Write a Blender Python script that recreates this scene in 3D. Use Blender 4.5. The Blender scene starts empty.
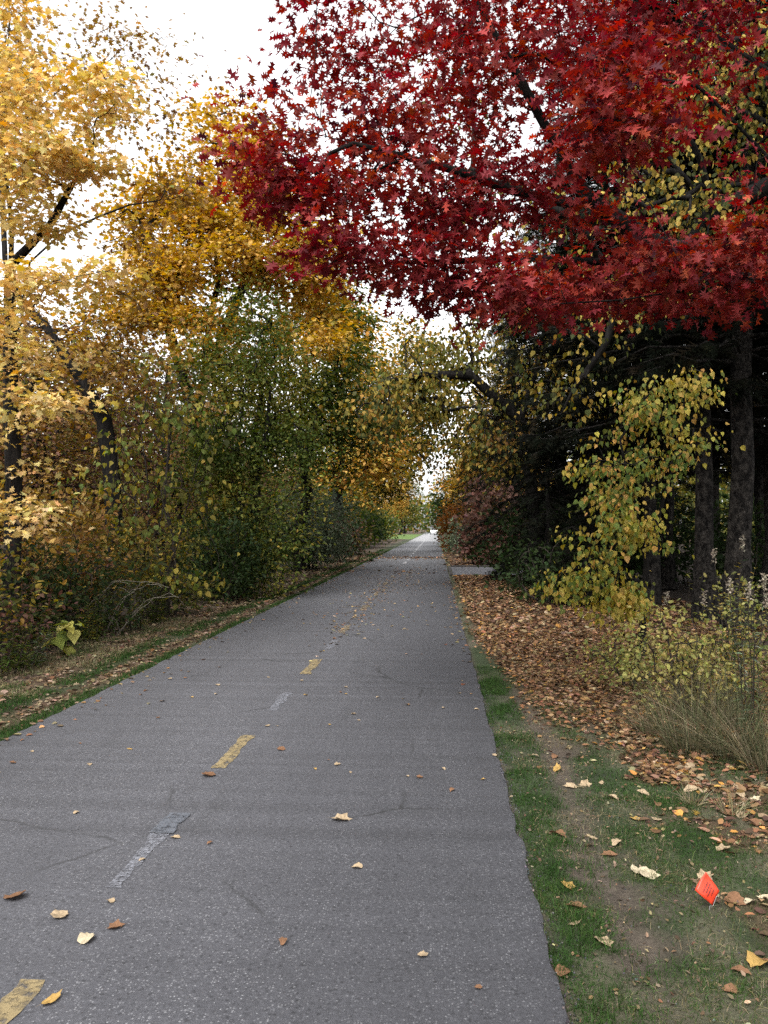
import bpy, math
import numpy as np
from mathutils import Vector, Matrix

R = math.radians
SC = bpy.context.scene
COL = SC.collection

# ------------------------------------------------------------------ camera
F_PX = 804.0
YAW, PITCH, EYE = math.atan(52 / F_PX), math.atan(16 / F_PX), 1.6
cam_d = bpy.data.cameras.new('camera')
cam = bpy.data.objects.new('camera', cam_d)
COL.objects.link(cam)
cam_d.sensor_fit = 'VERTICAL'
cam_d.sensor_height = 36.0
cam_d.lens = F_PX / 1024 * 36.0
cam_d.clip_start, cam_d.clip_end = 0.05, 3000
cam.location = (0, 0, EYE)
cam.rotation_euler = (math.pi / 2 + PITCH, 0, YAW)
SC.camera = cam

# ------------------------------------------------------------------ sky, sun, exposure
SUN_EL, SUN_AZ = R(52), R(200)          # azimuth clockwise from +Y
world = bpy.data.worlds.new('World')
SC.world = world
world.use_nodes = True
wn, wl = world.node_tree.nodes, world.node_tree.links
wn.clear()
w_out = wn.new('ShaderNodeOutputWorld')
w_bg = wn.new('ShaderNodeBackground')
w_sky = wn.new('ShaderNodeTexSky')
w_sky.sky_type = 'NISHITA'
w_sky.sun_disc = False
w_sky.sun_elevation = SUN_EL
w_sky.sun_rotation = SUN_AZ
w_sky.dust_density = 3.0
w_hsv = wn.new('ShaderNodeHueSaturation')
w_hsv.inputs['Saturation'].default_value = 0.07      # a closed, pale cloud cover
w_tc = wn.new('ShaderNodeTexCoord')
w_noise = wn.new('ShaderNodeTexNoise')
w_noise.inputs['Scale'].default_value = 2.2
w_noise.inputs['Detail'].default_value = 5
w_ramp = wn.new('ShaderNodeMapRange')
w_ramp.inputs['From Min'].default_value = 0.3
w_ramp.inputs['From Max'].default_value = 0.7
w_ramp.inputs['To Min'].default_value = 0.85
w_ramp.inputs['To Max'].default_value = 1.2
wl.new(w_tc.outputs['Generated'], w_noise.inputs['Vector'])
wl.new(w_noise.outputs['Fac'], w_ramp.inputs['Value'])
wl.new(w_sky.outputs['Color'], w_hsv.inputs['Color'])
wl.new(w_ramp.outputs['Result'], w_hsv.inputs['Value'])
wl.new(w_hsv.outputs['Color'], w_bg.inputs['Color'])
w_bg.inputs['Strength'].default_value = 0.15
wl.new(w_bg.outputs['Background'], w_out.inputs['Surface'])

sun_d = bpy.data.lights.new('sun', 'SUN')
sun_d.energy = 0.5
sun_d.angle = R(25)
sun_d.color = (1.0, 0.96, 0.9)
sun = bpy.data.objects.new('sun', sun_d)
COL.objects.link(sun)
sdir = Vector((math.sin(SUN_AZ) * math.cos(SUN_EL), math.cos(SUN_AZ) * math.cos(SUN_EL), math.sin(SUN_EL)))
sun.rotation_euler = sdir.to_track_quat('Z', 'Y').to_euler()
sun.location = (0, 0, 30)

SC.view_settings.view_transform = 'Standard'
SC.view_settings.look = 'None'
SC.view_settings.gamma = 1
SC.view_settings.use_curve_mapping = False
SC.view_settings.exposure = 1.75
cy = SC.cycles
cy.max_bounces = 7
cy.diffuse_bounces = 3
cy.transmission_bounces = 4
cy.glossy_bounces = 2
cy.transparent_max_bounces = 6
cy.use_adaptive_sampling = True
cy.use_denoising = False            # keeps the fine grain of asphalt, bark and leaves
cy.adaptive_threshold = 0.005

# ------------------------------------------------------------------ helpers
_M = np.array((Matrix.Rotation(YAW, 3, 'Z') @ Matrix.Rotation(math.pi / 2 + PITCH, 3, 'X')))


def P(px, py, Y):
    """world point seen at photo pixel (px,py) at distance Y along the path"""
    r = _M @ np.array([(px - 384) / F_PX, (512 - py) / F_PX, -1.0])
    return np.array([0, 0, EYE]) + r * (Y / r[1])


def G(px, py, z=0.0):
    """ground point seen at photo pixel"""
    r = _M @ np.array([(px - 384) / F_PX, (512 - py) / F_PX, -1.0])
    return np.array([0, 0, EYE]) + r * ((z - EYE) / r[2])


def smooth(a, b, x):
    t = np.clip((x - a) / (b - a), 0, 1)
    return t * t * (3 - 2 * t)


def _hash(ix, iy, iz, seed):
    h = (ix.astype(np.int64) * 374761393 + iy.astype(np.int64) * 668265263 + iz.astype(np.int64) * 1442695041 + seed * 974711) & 0x7fffffff
    h = ((h ^ (h >> 13)) * 1274126177) & 0x7fffffff
    h = (h ^ (h >> 16)) & 0xffff
    return h / 65535.0


def vnoise(p, scale, seed=0):
    """smooth value noise 0..1 of points (n,2|3), feature size = scale metres"""
    p = np.asarray(p, float) / scale
    if p.shape[1] == 2:
        p = np.c_[p, np.zeros(len(p))]
    i = np.floor(p)
    f = p - i
    f = f * f * (3 - 2 * f)
    i = i.astype(np.int64)
    out = 0
    for dx in (0, 1):
        for dy in (0, 1):
            for dz in (0, 1):
                w = (f[:, 0] if dx else 1 - f[:, 0]) * (f[:, 1] if dy else 1 - f[:, 1]) * (f[:, 2] if dz else 1 - f[:, 2])
                out = out + w * _hash(i[:, 0] + dx, i[:, 1] + dy, i[:, 2] + dz, seed)
    return out


def unit(v):
    return v / np.maximum(np.linalg.norm(v, axis=-1, keepdims=True), 1e-9)


def new_mesh(name, verts, faces, mat, cols=None, smooth_shade=False):
    """faces: (m,k) int array or list of such arrays"""
    if not isinstance(faces, list):
        faces = [faces]
    me = bpy.data.meshes.new(name)
    verts = np.asarray(verts, np.float32)
    me.vertices.add(len(verts))
    me.vertices.foreach_set('co', verts.ravel())
    loops = np.concatenate([f.ravel() for f in faces]).astype(np.int32)
    counts = np.concatenate([np.full(len(f), f.shape[1], np.int32) for f in faces])
    starts = np.concatenate([[0], np.cumsum(counts)[:-1]]).astype(np.int32)
    me.loops.add(len(loops))
    me.loops.foreach_set('vertex_index', loops)
    me.polygons.add(len(counts))
    me.polygons.foreach_set('loop_start', starts)
    me.polygons.foreach_set('loop_total', counts)
    if smooth_shade:
        me.polygons.foreach_set('use_smooth', np.ones(len(counts), bool))
    if cols is not None:
        a = me.color_attributes.new('tint', 'FLOAT_COLOR', 'POINT')
        c4 = np.ones((len(verts), 4), np.float32)
        c4[:, :3] = cols
        a.data.foreach_set('color', c4.ravel())
    me.update()
    me.validate()
    if mat:
        me.materials.append(mat)
    return me


def link(name, me, parent=None):
    o = bpy.data.objects.new(name, me)
    COL.objects.link(o)
    if parent:
        o.parent = parent
    return o


def tag(o, label=None, cat=None, group=None, kind=None):
    if label:
        o['label'] = label
    if cat:
        o['category'] = cat
    if group:
        o['group'] = group
    if kind:
        o['kind'] = kind
    return o


def empty(name, loc, label, cat, group=None, rz=0.0, scale=None):
    o = bpy.data.objects.new(name, None)
    COL.objects.link(o)
    o.empty_display_size = 0.2
    o.location = tuple(float(v) for v in loc)
    o.rotation_euler = (0, 0, rz)
    if scale:
        o.scale = scale
    return tag(o, label, cat, group)


def copy_tree(src, loc, label, group=None, rz=0.0, scale=1.0):
    c = src.copy()
    COL.objects.link(c)
    c.location = tuple(float(v) for v in loc)
    c.rotation_euler = (0, 0, rz)
    c.scale = (scale, scale, scale) if np.isscalar(scale) else scale
    c['label'] = label
    if group:
        c['group'] = group
    for ch in list(src.children):
        d = ch.copy()
        COL.objects.link(d)
        d.parent = c
        for g in list(ch.children):
            e = g.copy()
            COL.objects.link(e)
            e.parent = d
    return c


# ------------------------------------------------------------------ materials
def material(name):
    m = bpy.data.materials.new(name)
    m.use_nodes = True
    n, l = m.node_tree.nodes, m.node_tree.links
    return m, n, l, n['Principled BSDF']


def leaf_material(name, trans=0.4, rough=0.55, spec=0.1, sat=1.25, val=1.0):
    m, n, l, b = material(name)
    at = n.new('ShaderNodeAttribute')
    at.attribute_name = 'tint'
    l.new(at.outputs['Color'], b.inputs['Base Color'])
    b.inputs['Roughness'].default_value = rough
    b.inputs['Specular IOR Level'].default_value = spec
    tr = n.new('ShaderNodeBsdfTranslucent')
    hs = n.new('ShaderNodeHueSaturation')
    hs.inputs['Saturation'].default_value = sat
    hs.inputs['Value'].default_value = val
    l.new(at.outputs['Color'], hs.inputs['Color'])
    l.new(hs.outputs['Color'], tr.inputs['Color'])
    mx = n.new('ShaderNodeMixShader')
    mx.inputs['Fac'].default_value = trans
    l.new(b.outputs['BSDF'], mx.inputs[1])
    l.new(tr.outputs['BSDF'], mx.inputs[2])
    l.new(mx.outputs['Shader'], n['Material Output'].inputs['Surface'])
    return m


def bark_material(name, dark, light, scale=9.0, stretch=0.25, bump=0.6):
    m, n, l, b = material(name)
    tc = n.new('ShaderNodeTexCoord')
    mp = n.new('ShaderNodeMapping')
    mp.inputs['Scale'].default_value = (1, 1, stretch)
    ns = n.new('ShaderNodeTexNoise')
    ns.inputs['Scale'].default_value = scale
    ns.inputs['Detail'].default_value = 8
    ns.inputs['Roughness'].default_value = 0.7
    vo = n.new('ShaderNodeTexVoronoi')
    vo.feature = 'DISTANCE_TO_EDGE'
    vo.inputs['Scale'].default_value = scale * 1.6
    rp = n.new('ShaderNodeValToRGB')
    rp.color_ramp.elements[0].position = 0.42
    rp.color_ramp.elements[1].position = 0.74
    rp.color_ramp.elements[0].color = (*dark, 1)
    rp.color_ramp.elements[1].color = (*light, 1)
    l.new(tc.outputs['Object'], mp.inputs['Vector'])
    l.new(mp.outputs['Vector'], ns.inputs['Vector'])
    l.new(mp.outputs['Vector'], vo.inputs['Vector'])
    l.new(ns.outputs['Fac'], rp.inputs['Fac'])
    l.new(rp.outputs['Color'], b.inputs['Base Color'])
    b.inputs['Roughness'].default_value = 0.9
    b.inputs['Specular IOR Level'].default_value = 0.12
    ad = n.new('ShaderNodeMath')
    ad.operation = 'MULTIPLY_ADD'
    ad.inputs[1].default_value = 1.5
    l.new(vo.outputs['Distance'], ad.inputs[0])
    l.new(ns.outputs['Fac'], ad.inputs[2])
    bp = n.new('ShaderNodeBump')
    bp.inputs['Strength'].default_value = bump
    bp.inputs['Distance'].default_value = 0.03
    l.new(ad.outputs['Value'], bp.inputs['Height'])
    l.new(bp.outputs['Normal'], b.inputs['Normal'])
    return m


def plain(name, color, rough=0.6, metal=0.0, spec=0.5):
    m, n, l, b = material(name)
    ns = n.new('ShaderNodeTexNoise')
    ns.inputs['Scale'].default_value = 14
    mr = n.new('ShaderNodeMixRGB')
    mr.inputs[1].default_value = (*[c * 0.82 for c in color], 1)
    mr.inputs[2].default_value = (*color, 1)
    l.new(ns.outputs['Fac'], mr.inputs[0])
    l.new(mr.outputs[0], b.inputs['Base Color'])
    b.inputs['Roughness'].default_value = rough
    b.inputs['Metallic'].default_value = metal
    b.inputs['Specular IOR Level'].default_value = spec
    return m


LEAF = leaf_material('leaf')
LEAF_RED = leaf_material('red_leaf', trans=0.36, rough=0.55, spec=0.15, sat=1.15, val=1.15)
LEAF_DRY = leaf_material('dry_leaf', trans=0.1, rough=0.8, spec=0.06, sat=1.0)
NEEDLE = leaf_material('needle', trans=0.12, rough=0.7, spec=0.04, sat=1.1)
GRASS = leaf_material('grass_blade', trans=0.3, rough=0.6, spec=0.08, sat=1.1)
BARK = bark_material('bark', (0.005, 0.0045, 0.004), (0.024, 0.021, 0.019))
BARK_GREY = bark_material('grey_bark', (0.005, 0.0043, 0.004), (0.062, 0.055, 0.048), scale=13, stretch=0.6, bump=1.0)
BARK_TWIG = bark_material('twig_bark', (0.022, 0.018, 0.015), (0.075, 0.063, 0.052), scale=20)

# ------------------------------------------------------------------ leaf shapes (x along the leaf from its stalk, y across, z up)


def fan(outline, centre=(0.5, 0), curl=0.12, fold=0.12):
    o = np.array(outline, float)
    c = np.array([centre], float)
    v = np.vstack([c, o])
    z = fold * np.abs(v[:, 1]) - curl * (v[:, 0] - 0.5) ** 2
    v = np.c_[v, z]
    k = len(o)
    t = np.array([[0, 1 + i, 1 + (i + 1) % k] for i in range(k)])
    return v, t


def mirror(half):
    """half outline from base (x small) along +y side to the tip; mirrored back"""
    half = list(half)
    return half + [(x, -y) for x, y in reversed(half[1:-1])]


# pointed oval: two quads folded at the rib
OVAL = (np.array([[0, 0, 0], [0.3, 0.27, 0.06], [0.72, 0.2, 0.04], [1, 0, -0.08], [0.72, -0.2, 0.04], [0.3, -0.27, 0.06]]),
        np.array([[0, 2, 1], [0, 3, 2], [0, 4, 3], [0, 5, 4]]))
HEART = (np.array([[0, 0, 0], [0.05, 0.32, 0.05], [0.4, 0.4, 0.07], [0.72, 0.2, 0.03], [1, 0, -0.12], [0.72, -0.2, 0.03], [0.4, -0.4, 0.07], [0.05, -0.32, 0.05]]),
         np.array([[0, 2, 1], [0, 3, 2], [0, 4, 3], [0, 5, 4], [0, 6, 5], [0, 7, 6]]))
# deep lobed oak leaf
OAK = fan(mirror([(0, 0), (0.16, 0.05), (0.1, 0.34), (0.3, 0.1), (0.36, 0.14), (0.42, 0.52), (0.58, 0.12), (0.64, 0.14), (0.78, 0.4), (0.8, 0.1), (1.02, 0)]), (0.47, 0), 0.35, 0.2)
OAK_B = fan(mirror([(0, 0), (0.2, 0.04), (0.2, 0.26), (0.34, 0.08), (0.42, 0.1), (0.55, 0.36), (0.64, 0.09), (0.72, 0.1), (0.9, 0.24), (0.88, 0.07), (1.04, 0)]), (0.5, 0), 0.6, -0.35)
# five lobed maple leaf
MAPLE = fan(mirror([(0, 0), (-0.1, 0.3), (0.2, 0.3), (0.22, 0.6), (0.45, 0.3), (0.72, 0.52), (0.66, 0.2), (1.0, 0)]), (0.35, 0), 0.3, 0.2)
DIAMOND = (np.array([[0, 0, 0], [0.45, 0.3, 0.05], [1, 0, 0], [0.5, -0.3, 0.05]]), np.array([[0, 2, 1], [0, 3, 2]]))
LANCE = (np.array([[0, 0, 0], [0.35, 0.09, 0.03], [1, 0, -0.12], [0.35, -0.09, 0.03]]), np.array([[0, 2, 1], [0, 3, 2]]))


def _spray():
    v, t = [], []
    n = 9
    g = np.random.default_rng(2)
    for i in range(n):
        for s in (1, -1):
            x = 0.06 + 0.86 * i / (n - 1) + g.normal(0, 0.035)
            ln = 0.36 * (1 - 0.55 * i / n) * g.uniform(0.45, 1.35)
            k = len(v)
            v += [(x - 0.03, 0, 0), (x + 0.035, 0, 0), (x + ln * g.uniform(0.3, 1.1), s * ln, -ln * g.uniform(-0.1, 0.5))]
            t.append((k, k + 1, k + 2))
    k = len(v)
    v += [(0, 0.012, 0), (0, -0.012, 0), (1.1, 0, -0.05)]
    t.append((k, k + 1, k + 2))
    return np.array(v, float), np.array(t)


SPRAY = _spray()


def leaf_arrays(shape, pos, axis, normal, size, cols):
    T, tri = shape
    a = unit(axis)
    n = normal - (normal * a).sum(1, keepdims=True) * a
    n = unit(n)
    b = np.cross(n, a)
    N, k = len(pos), len(T)
    L = size[:, None, None]
    v = pos[:, None, :] + L * (T[None, :, 0:1] * a[:, None] + T[None, :, 1:2] * b[:, None] + T[None, :, 2:3] * n[:, None])
    f = (tri[None] + (np.arange(N) * k)[:, None, None]).reshape(-1, 3)
    c = np.repeat(cols, k, axis=0)
    return v.reshape(-1, 3), f, c


class Acc:
    def __init__(s):
        s.v, s.f, s.c, s.n = [], [], [], 0

    def add(s, v, f, c=None):
        s.v.append(v)
        s.f.append(f + s.n)
        s.n += len(v)
        if c is not None:
            s.c.append(c)

    def mesh(s, name, mat, smooth_shade=False):
        faces = {}
        for f in s.f:
            faces.setdefault(f.shape[1], []).append(f)
        fs = [np.concatenate(x) for x in faces.values()]
        return new_mesh(name, np.concatenate(s.v), fs, mat, np.concatenate(s.c) if s.c else None, smooth_shade)


def palette_pick(rng, n, palette, jitter=0.18, clump=None):
    """palette: list of (weight, rgb). clump (0..1 per leaf) shifts the choice so neighbours agree"""
    w = np.array([p[0] for p in palette], float)
    w = np.cumsum(w / w.sum())
    u = rng.random(n)
    if clump is not None:
        u = np.clip(0.45 * u + 0.55 * clump, 0, 0.999)
    idx = np.searchsorted(w, u)
    c = np.array([p[1] for p in palette], float)[np.minimum(idx, len(palette) - 1)]
    c = c * np.exp(rng.normal(0, jitter, (n, 1))) * np.exp(rng.normal(0, jitter * 0.35, (n, 3)))
    return np.clip(c, 0.003, 0.85)


# ------------------------------------------------------------------ branching
def tubes(chains, pos, rad, sides):
    """chains: list of index lists -> verts, quads"""
    if not chains:
        return np.zeros((0, 3)), np.zeros((0, 4), int)
    V, Q, off = [], [], 0
    ang = np.arange(sides) / sides * 2 * math.pi
    ca, sa = np.cos(ang), np.sin(ang)
    for ids, rr in chains:
        p = pos[ids]
        t = np.gradient(p, axis=0)
        t = unit(t)
        m = np.abs(t.mean(0))
        ref = np.eye(3)[int(np.argmin(m))]
        u = unit(np.cross(t, ref))
        w = np.cross(t, u)
        ring = p[:, None] + rr[:, None, None] * (u[:, None] * ca[None, :, None] + w[:, None] * sa[None, :, None])
        n = len(p)
        V.append(ring.reshape(-1, 3))
        i = np.arange(n - 1)[:, None] * sides
        j = np.arange(sides)[None]
        j2 = (j + 1) % sides
        q = np.stack([i + j, i + j2, i + sides + j2, i + sides + j], -1).reshape(-1, 4) + off
        Q.append(q)
        off += n * sides
    return np.concatenate(V), np.concatenate(Q)


def skeleton(rng, stems, targets, step=0.3, droop=0.0, arch=0.15, below=0.7, wander=0.12):
    """stems: list of (k,3) polylines. Returns pos, parent, list of tip-paths (node ids from branch point to tip)."""
    cap = 60000
    pos = np.zeros((cap, 3))
    dirv = np.zeros((cap, 3))
    par = np.full(cap, -1, int)
    n = 0
    for st in stems:
        st = np.asarray(st, float)
        prev = -1
        if n and st[0][2] > stems[0][0][2] + 0.3:            # a limb: joins the nearest wood already there
            j = int(np.argmin(np.linalg.norm(pos[:n] - st[0], axis=1)))
            prev = j
            st = np.vstack([pos[j], st[1:]])
        for a, b in zip(st[:-1], st[1:]):
            L = np.linalg.norm(b - a)
            k = max(1, int(round(L / step)))
            for s in range(k + 1):
                if prev >= 0 and s == 0:
                    continue
                pos[n] = a + (b - a) * s / k
                par[n] = prev
                dirv[n] = (b - a) / max(L, 1e-6)
                prev = n
                n += 1
    n0 = n
    if len(targets):
        dd = np.min(np.linalg.norm(targets[:, None, :] - pos[None, :n0:max(1, n0 // 60), :], axis=2), axis=1)
        order = np.argsort(dd + rng.normal(0, 0.15 * dd.mean(), len(dd)))
    else:
        order = []
    paths = []
    for ti in order:
        t = targets[ti]
        dv = t - pos[:n]
        dist = np.linalg.norm(dv, axis=1)
        cosd = (dv * dirv[:n]).sum(1) / np.maximum(dist, 1e-6)
        cost = dist * (1.25 - 0.35 * cosd) + below * np.maximum(0, -dv[:, 2] - 0.1)
        i = int(np.argmin(cost))
        L = dist[i]
        k = max(2, int(math.ceil(L / step)))
        p0 = pos[i]
        ctrl = p0 + 0.5 * (0.45 * L * dirv[i] + 0.55 * (t - p0)) + np.array([0, 0, arch * L])
        s = (np.arange(1, k + 1) / k)[:, None]
        pts = (1 - s) ** 2 * p0 + 2 * s * (1 - s) * ctrl + s ** 2 * t
        pts = pts + rng.normal(0, wander * L / k, pts.shape)
        if n + k >= cap:
            break
        ids = np.arange(n, n + k)
        pos[n:n + k] = pts
        par[n] = i
        par[n + 1:n + k] = ids[:-1]
        seg = np.diff(np.vstack([p0, pts]), axis=0)
        dirv[n:n + k] = unit(seg)
        paths.append(np.concatenate([[i], ids]))
        n += k
    return pos[:n].copy(), par[:n].copy(), paths


def wood_arrays(pos, par, r_base, r_tip, expo=0.5, min_r=0.0, flare=True, stiff=None):
    n = len(pos)
    kids = np.zeros(n, int)
    for i in range(n):
        if par[i] >= 0:
            kids[par[i]] += 1
    cnt = np.zeros(n)
    for i in range(n - 1, -1, -1):
        if kids[i] == 0:
            cnt[i] += 1
        if par[i] >= 0:
            cnt[par[i]] += cnt[i]
    N = cnt.max()
    rad = np.maximum(r_tip, r_base * (cnt / N) ** expo)
    # main child
    best = np.full(n, -1, int)
    for i in range(n):
        p = par[i]
        if p >= 0 and (best[p] < 0 or cnt[i] > cnt[best[p]]):
            best[p] = i
    thick, thin = [], []
    for i in range(n):
        p = par[i]
        if p < 0 or best[p] != i:
            ids = [p, i] if p >= 0 else [i]
            j = best[i]
            while j >= 0:
                ids.append(j)
                j = best[j]
            if len(ids) < 2:
                continue
            ids = np.array(ids)
            rr = rad[ids].copy()
            if p >= 0:
                rr[0] = min(rr[0], rr[1] * 1.25)
            rr[-1] *= 0.5
            if len(rr) > 3:
                rr[1:-1] = (rr[:-2] + rr[1:-1] + rr[2:]) / 3
            if p < 0 and flare:
                z = pos[ids][:, 2] - pos[ids[0]][2]
                rr *= 1 + 0.5 * np.exp(-z / 0.25)
            if rr.max() < min_r:
                continue
            (thick if rr.max() > 0.035 else thin).append((ids, rr))
    A = Acc()
    for ch, sides in ((thick, 9), (thin, 4)):
        if ch:
            v, q = tubes(ch, pos, rad, sides)
            A.add(v, q)
    A.rad = rad
    return A


def blob_points(rng, blobs, gap=0.42, gscale=1.1, seed=1, shell=0.5):
    """blobs: (centre xyz, radii xyz, n). Clumpy points inside them."""
    out = []
    for c, r, n in blobs:
        got = 0
        tries = 0
        while got < n and tries < 12:
            tries += 1
            d = unit(rng.normal(size=(n * 2, 3)))
            u = rng.random((n * 2, 1)) ** (1 / 3)
            u = u * (1 - shell) + shell * (0.72 + 0.28 * u)
            p = np.asarray(c) + d * u * np.asarray(r)
            ok = vnoise(p, gscale, seed) > gap
            p = p[ok][:n - got]
            out.append(p)
            got += len(p)
    return np.concatenate(out)


def foliage(rng, pos, paths, shape, size, per, spread, palette, style='flat', seed=3, flatz=0.5, jitter=0.18, cscale=1.2, lower=0.0, tail=0.75, smin=0.6, avoid=None):
    """leaf arrays on the tips of the branch paths"""
    P_, D_ = [], []
    for ids in paths:
        k = max(1, rng.poisson(per))
        m = len(ids)
        t = (1 - tail * rng.random(k) ** 1.3) * (m - 1)
        i0 = np.minimum(t.astype(int), m - 2)
        fr = (t - i0)[:, None]
        a, b = pos[ids[i0]], pos[ids[i0 + 1]]
        P_.append(a * (1 - fr) + b * fr)
        D_.append(b - a)
    p = np.concatenate(P_)
    d = unit(np.concatenate(D_))
    n = len(p)
    off = rng.normal(size=(n, 3)) * spread * np.array([1, 1, flatz])
    off[:, 2] -= lower * spread * rng.random(n)
    p = p + off
    if avoid is not None:                               # no leaves on the thick limbs themselves
        ap, ad = avoid
        near = np.full(n, 9.0)
        for q in ap:
            near = np.minimum(near, np.linalg.norm(p - q, axis=1))
        k = near > ad * (0.6 + 0.8 * rng.random(n))
        p, d, off = p[k], d[k], off[k]
        n = len(p)
    out = unit(off + 0.7 * spread * d + 1e-4)
    if style == 'flat':
        ax = out * np.array([1, 1, 0.4]) + rng.normal(0, 0.35, (n, 3)) + np.array([0, 0, -0.35])
        nm = np.array([0, 0, 1.0]) + rng.normal(0, 0.45, (n, 3))
    elif style == 'hang':
        ax = 0.5 * out + rng.normal(0, 0.3, (n, 3)) + np.array([0, 0, -1.1])
        nm = rng.normal(0, 1, (n, 3)) + np.array([0, 0, 0.35]) + 0.4 * out
    else:
        ax = out + rng.normal(0, 0.6, (n, 3))
        nm = rng.normal(0, 1, (n, 3)) + np.array([0, 0, 0.8])
    s = size * (smin + (1.45 - smin) * rng.random(n))
    clump = np.clip((vnoise(p, cscale, seed) - 0.5) * 1.5 + 0.5, 0, 1)
    c = palette_pick(rng, n, palette, jitter, clump)
    return leaf_arrays(shape, p, ax, nm, s, c)


def stem_line(rng, base, top, n=6, bend=0.05):
    base, top = np.asarray(base, float), np.asarray(top, float)
    t = np.linspace(0, 1, n)[:, None]
    p = base + (top - base) * t
    L = np.linalg.norm(top - base)
    p[1:-1] += rng.normal(0, bend * L / n ** 0.5, (n - 2, 3)) * np.array([1, 1, 0.2])
    return p


def build_tree(name, label, cat, base, stems, blobs, shape, size, per, spread, palette, r_base=0.15, r_tip=0.006, seed=1,
               group=None, style='flat', gap=0.42, gscale=1.1, step=0.35, bark=None, leafmat=None, arch=0.15, below=0.7, expo=0.5,
               min_r=0.0, flatz=0.5, lower=0.0, tail=0.75, jitter=0.18, cscale=1.2, shell=0.5, extra_targets=None, wander=0.12, clear=None, smin=0.6,
               wood_name='trunk', leaf_name='crown'):
    """everything in world coordinates; parts are stored relative to the base"""
    rng = np.random.default_rng(seed)
    base = np.asarray(base, float)
    tg = blob_points(rng, blobs, gap, gscale, seed, shell)
    if extra_targets is not None:
        tg = np.vstack([tg, extra_targets])
    pos, par, paths = skeleton(rng, stems, tg, step, arch=arch, below=below, wander=wander)
    pos = pos - base
    root = empty(name, base, label, cat, group)
    W = wood_arrays(pos, par, r_base, r_tip, expo, min_r)
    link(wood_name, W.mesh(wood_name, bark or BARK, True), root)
    shapes = shape if isinstance(shape, list) else [shape]
    A = Acc()
    av = None if clear is None else (pos[W.rad > clear[0]], clear[1])
    for k, sh in enumerate(shapes):
        A.add(*foliage(rng, pos, paths, sh, size, per / len(shapes), spread, palette, style if k == 0 else 'loose', seed + 7, flatz, jitter, cscale, lower, tail, smin, av))
    link(leaf_name, A.mesh(leaf_name, leafmat or LEAF), root)
    return root


def B(px, py, Y, rx, ry, ry_m, n):
    """ellipsoid blob centred on photo pixel at distance Y, radii rx, ry in photo pixels, ry_m metres in depth"""
    k = Y / F_PX
    return (P(px, py, Y), np.array([rx * k, ry_m, ry * k]), n)


# palettes, linear reflectance
GOLD = [(3, (0.6, 0.42, 0.16)), (3, (0.66, 0.49, 0.215)), (1.5, (0.5, 0.32, 0.095)), (0.8, (0.42, 0.39, 0.125))]
GOLD2 = [(3, (0.47, 0.29, 0.06)), (3, (0.55, 0.36, 0.09)), (2, (0.36, 0.2, 0.045)), (1.5, (0.25, 0.22, 0.05))]
OCHRE = [(3, (0.24, 0.145, 0.05)), (2, (0.32, 0.2, 0.065)), (2, (0.15, 0.08, 0.034)), (1.5, (0.14, 0.13, 0.04))]
OLIVE = [(3, (0.1, 0.1, 0.025)), (2, (0.17, 0.14, 0.03)), (1.5, (0.27, 0.19, 0.04)), (2.5, (0.055, 0.065, 0.02))]
GREEN = [(4, (0.052, 0.075, 0.018)), (3, (0.075, 0.098, 0.022)), (2, (0.12, 0.12, 0.026)), (0.8, (0.24, 0.19, 0.04))]
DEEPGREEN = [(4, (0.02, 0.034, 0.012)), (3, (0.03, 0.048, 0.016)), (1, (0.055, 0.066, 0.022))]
SAGE = [(3, (0.11, 0.135, 0.085)), (2, (0.15, 0.175, 0.115)), (1, (0.07, 0.09, 0.05))]
YGREEN = [(3, (0.42, 0.31, 0.075)), (3, (0.33, 0.28, 0.06)), (2.5, (0.13, 0.165, 0.042)), (2, (0.42, 0.26, 0.075)), (1.5, (0.065, 0.1, 0.03))]
RED = [(2, (0.125, 0.016, 0.02)), (4, (0.175, 0.021, 0.024)), (3, (0.25, 0.036, 0.031)), (1.3, (0.34, 0.065, 0.036)), (2, (0.07, 0.013, 0.019))]
RUST = [(3, (0.105, 0.056, 0.042)), (2, (0.14, 0.075, 0.055)), (2, (0.07, 0.042, 0.031)), (1, (0.14, 0.1, 0.055))]
ORANGE = [(3, (0.22, 0.09, 0.025)), (2, (0.18, 0.1, 0.03)), (1, (0.13, 0.1, 0.03))]
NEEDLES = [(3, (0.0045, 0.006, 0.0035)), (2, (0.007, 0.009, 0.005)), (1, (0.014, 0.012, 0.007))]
LITTER = [(3, (0.185, 0.103, 0.052)), (3, (0.125, 0.068, 0.037)), (2, (0.22, 0.143, 0.08)), (2, (0.07, 0.042, 0.028)), (1.0, (0.28, 0.205, 0.125)), (0.6, (0.3, 0.16, 0.045))]
STRAW = [(3, (0.2, 0.165, 0.1)), (2, (0.15, 0.13, 0.065)), (1, (0.28, 0.24, 0.16))]
TURF = [(4, (0.026, 0.058, 0.013)), (3, (0.038, 0.075, 0.018)), (1, (0.07, 0.085, 0.03)), (0.9, (0.15, 0.13, 0.07))]

RL, RR_ = -3.27, 0.43        # path edges

# ================================================================== GROUND


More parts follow.
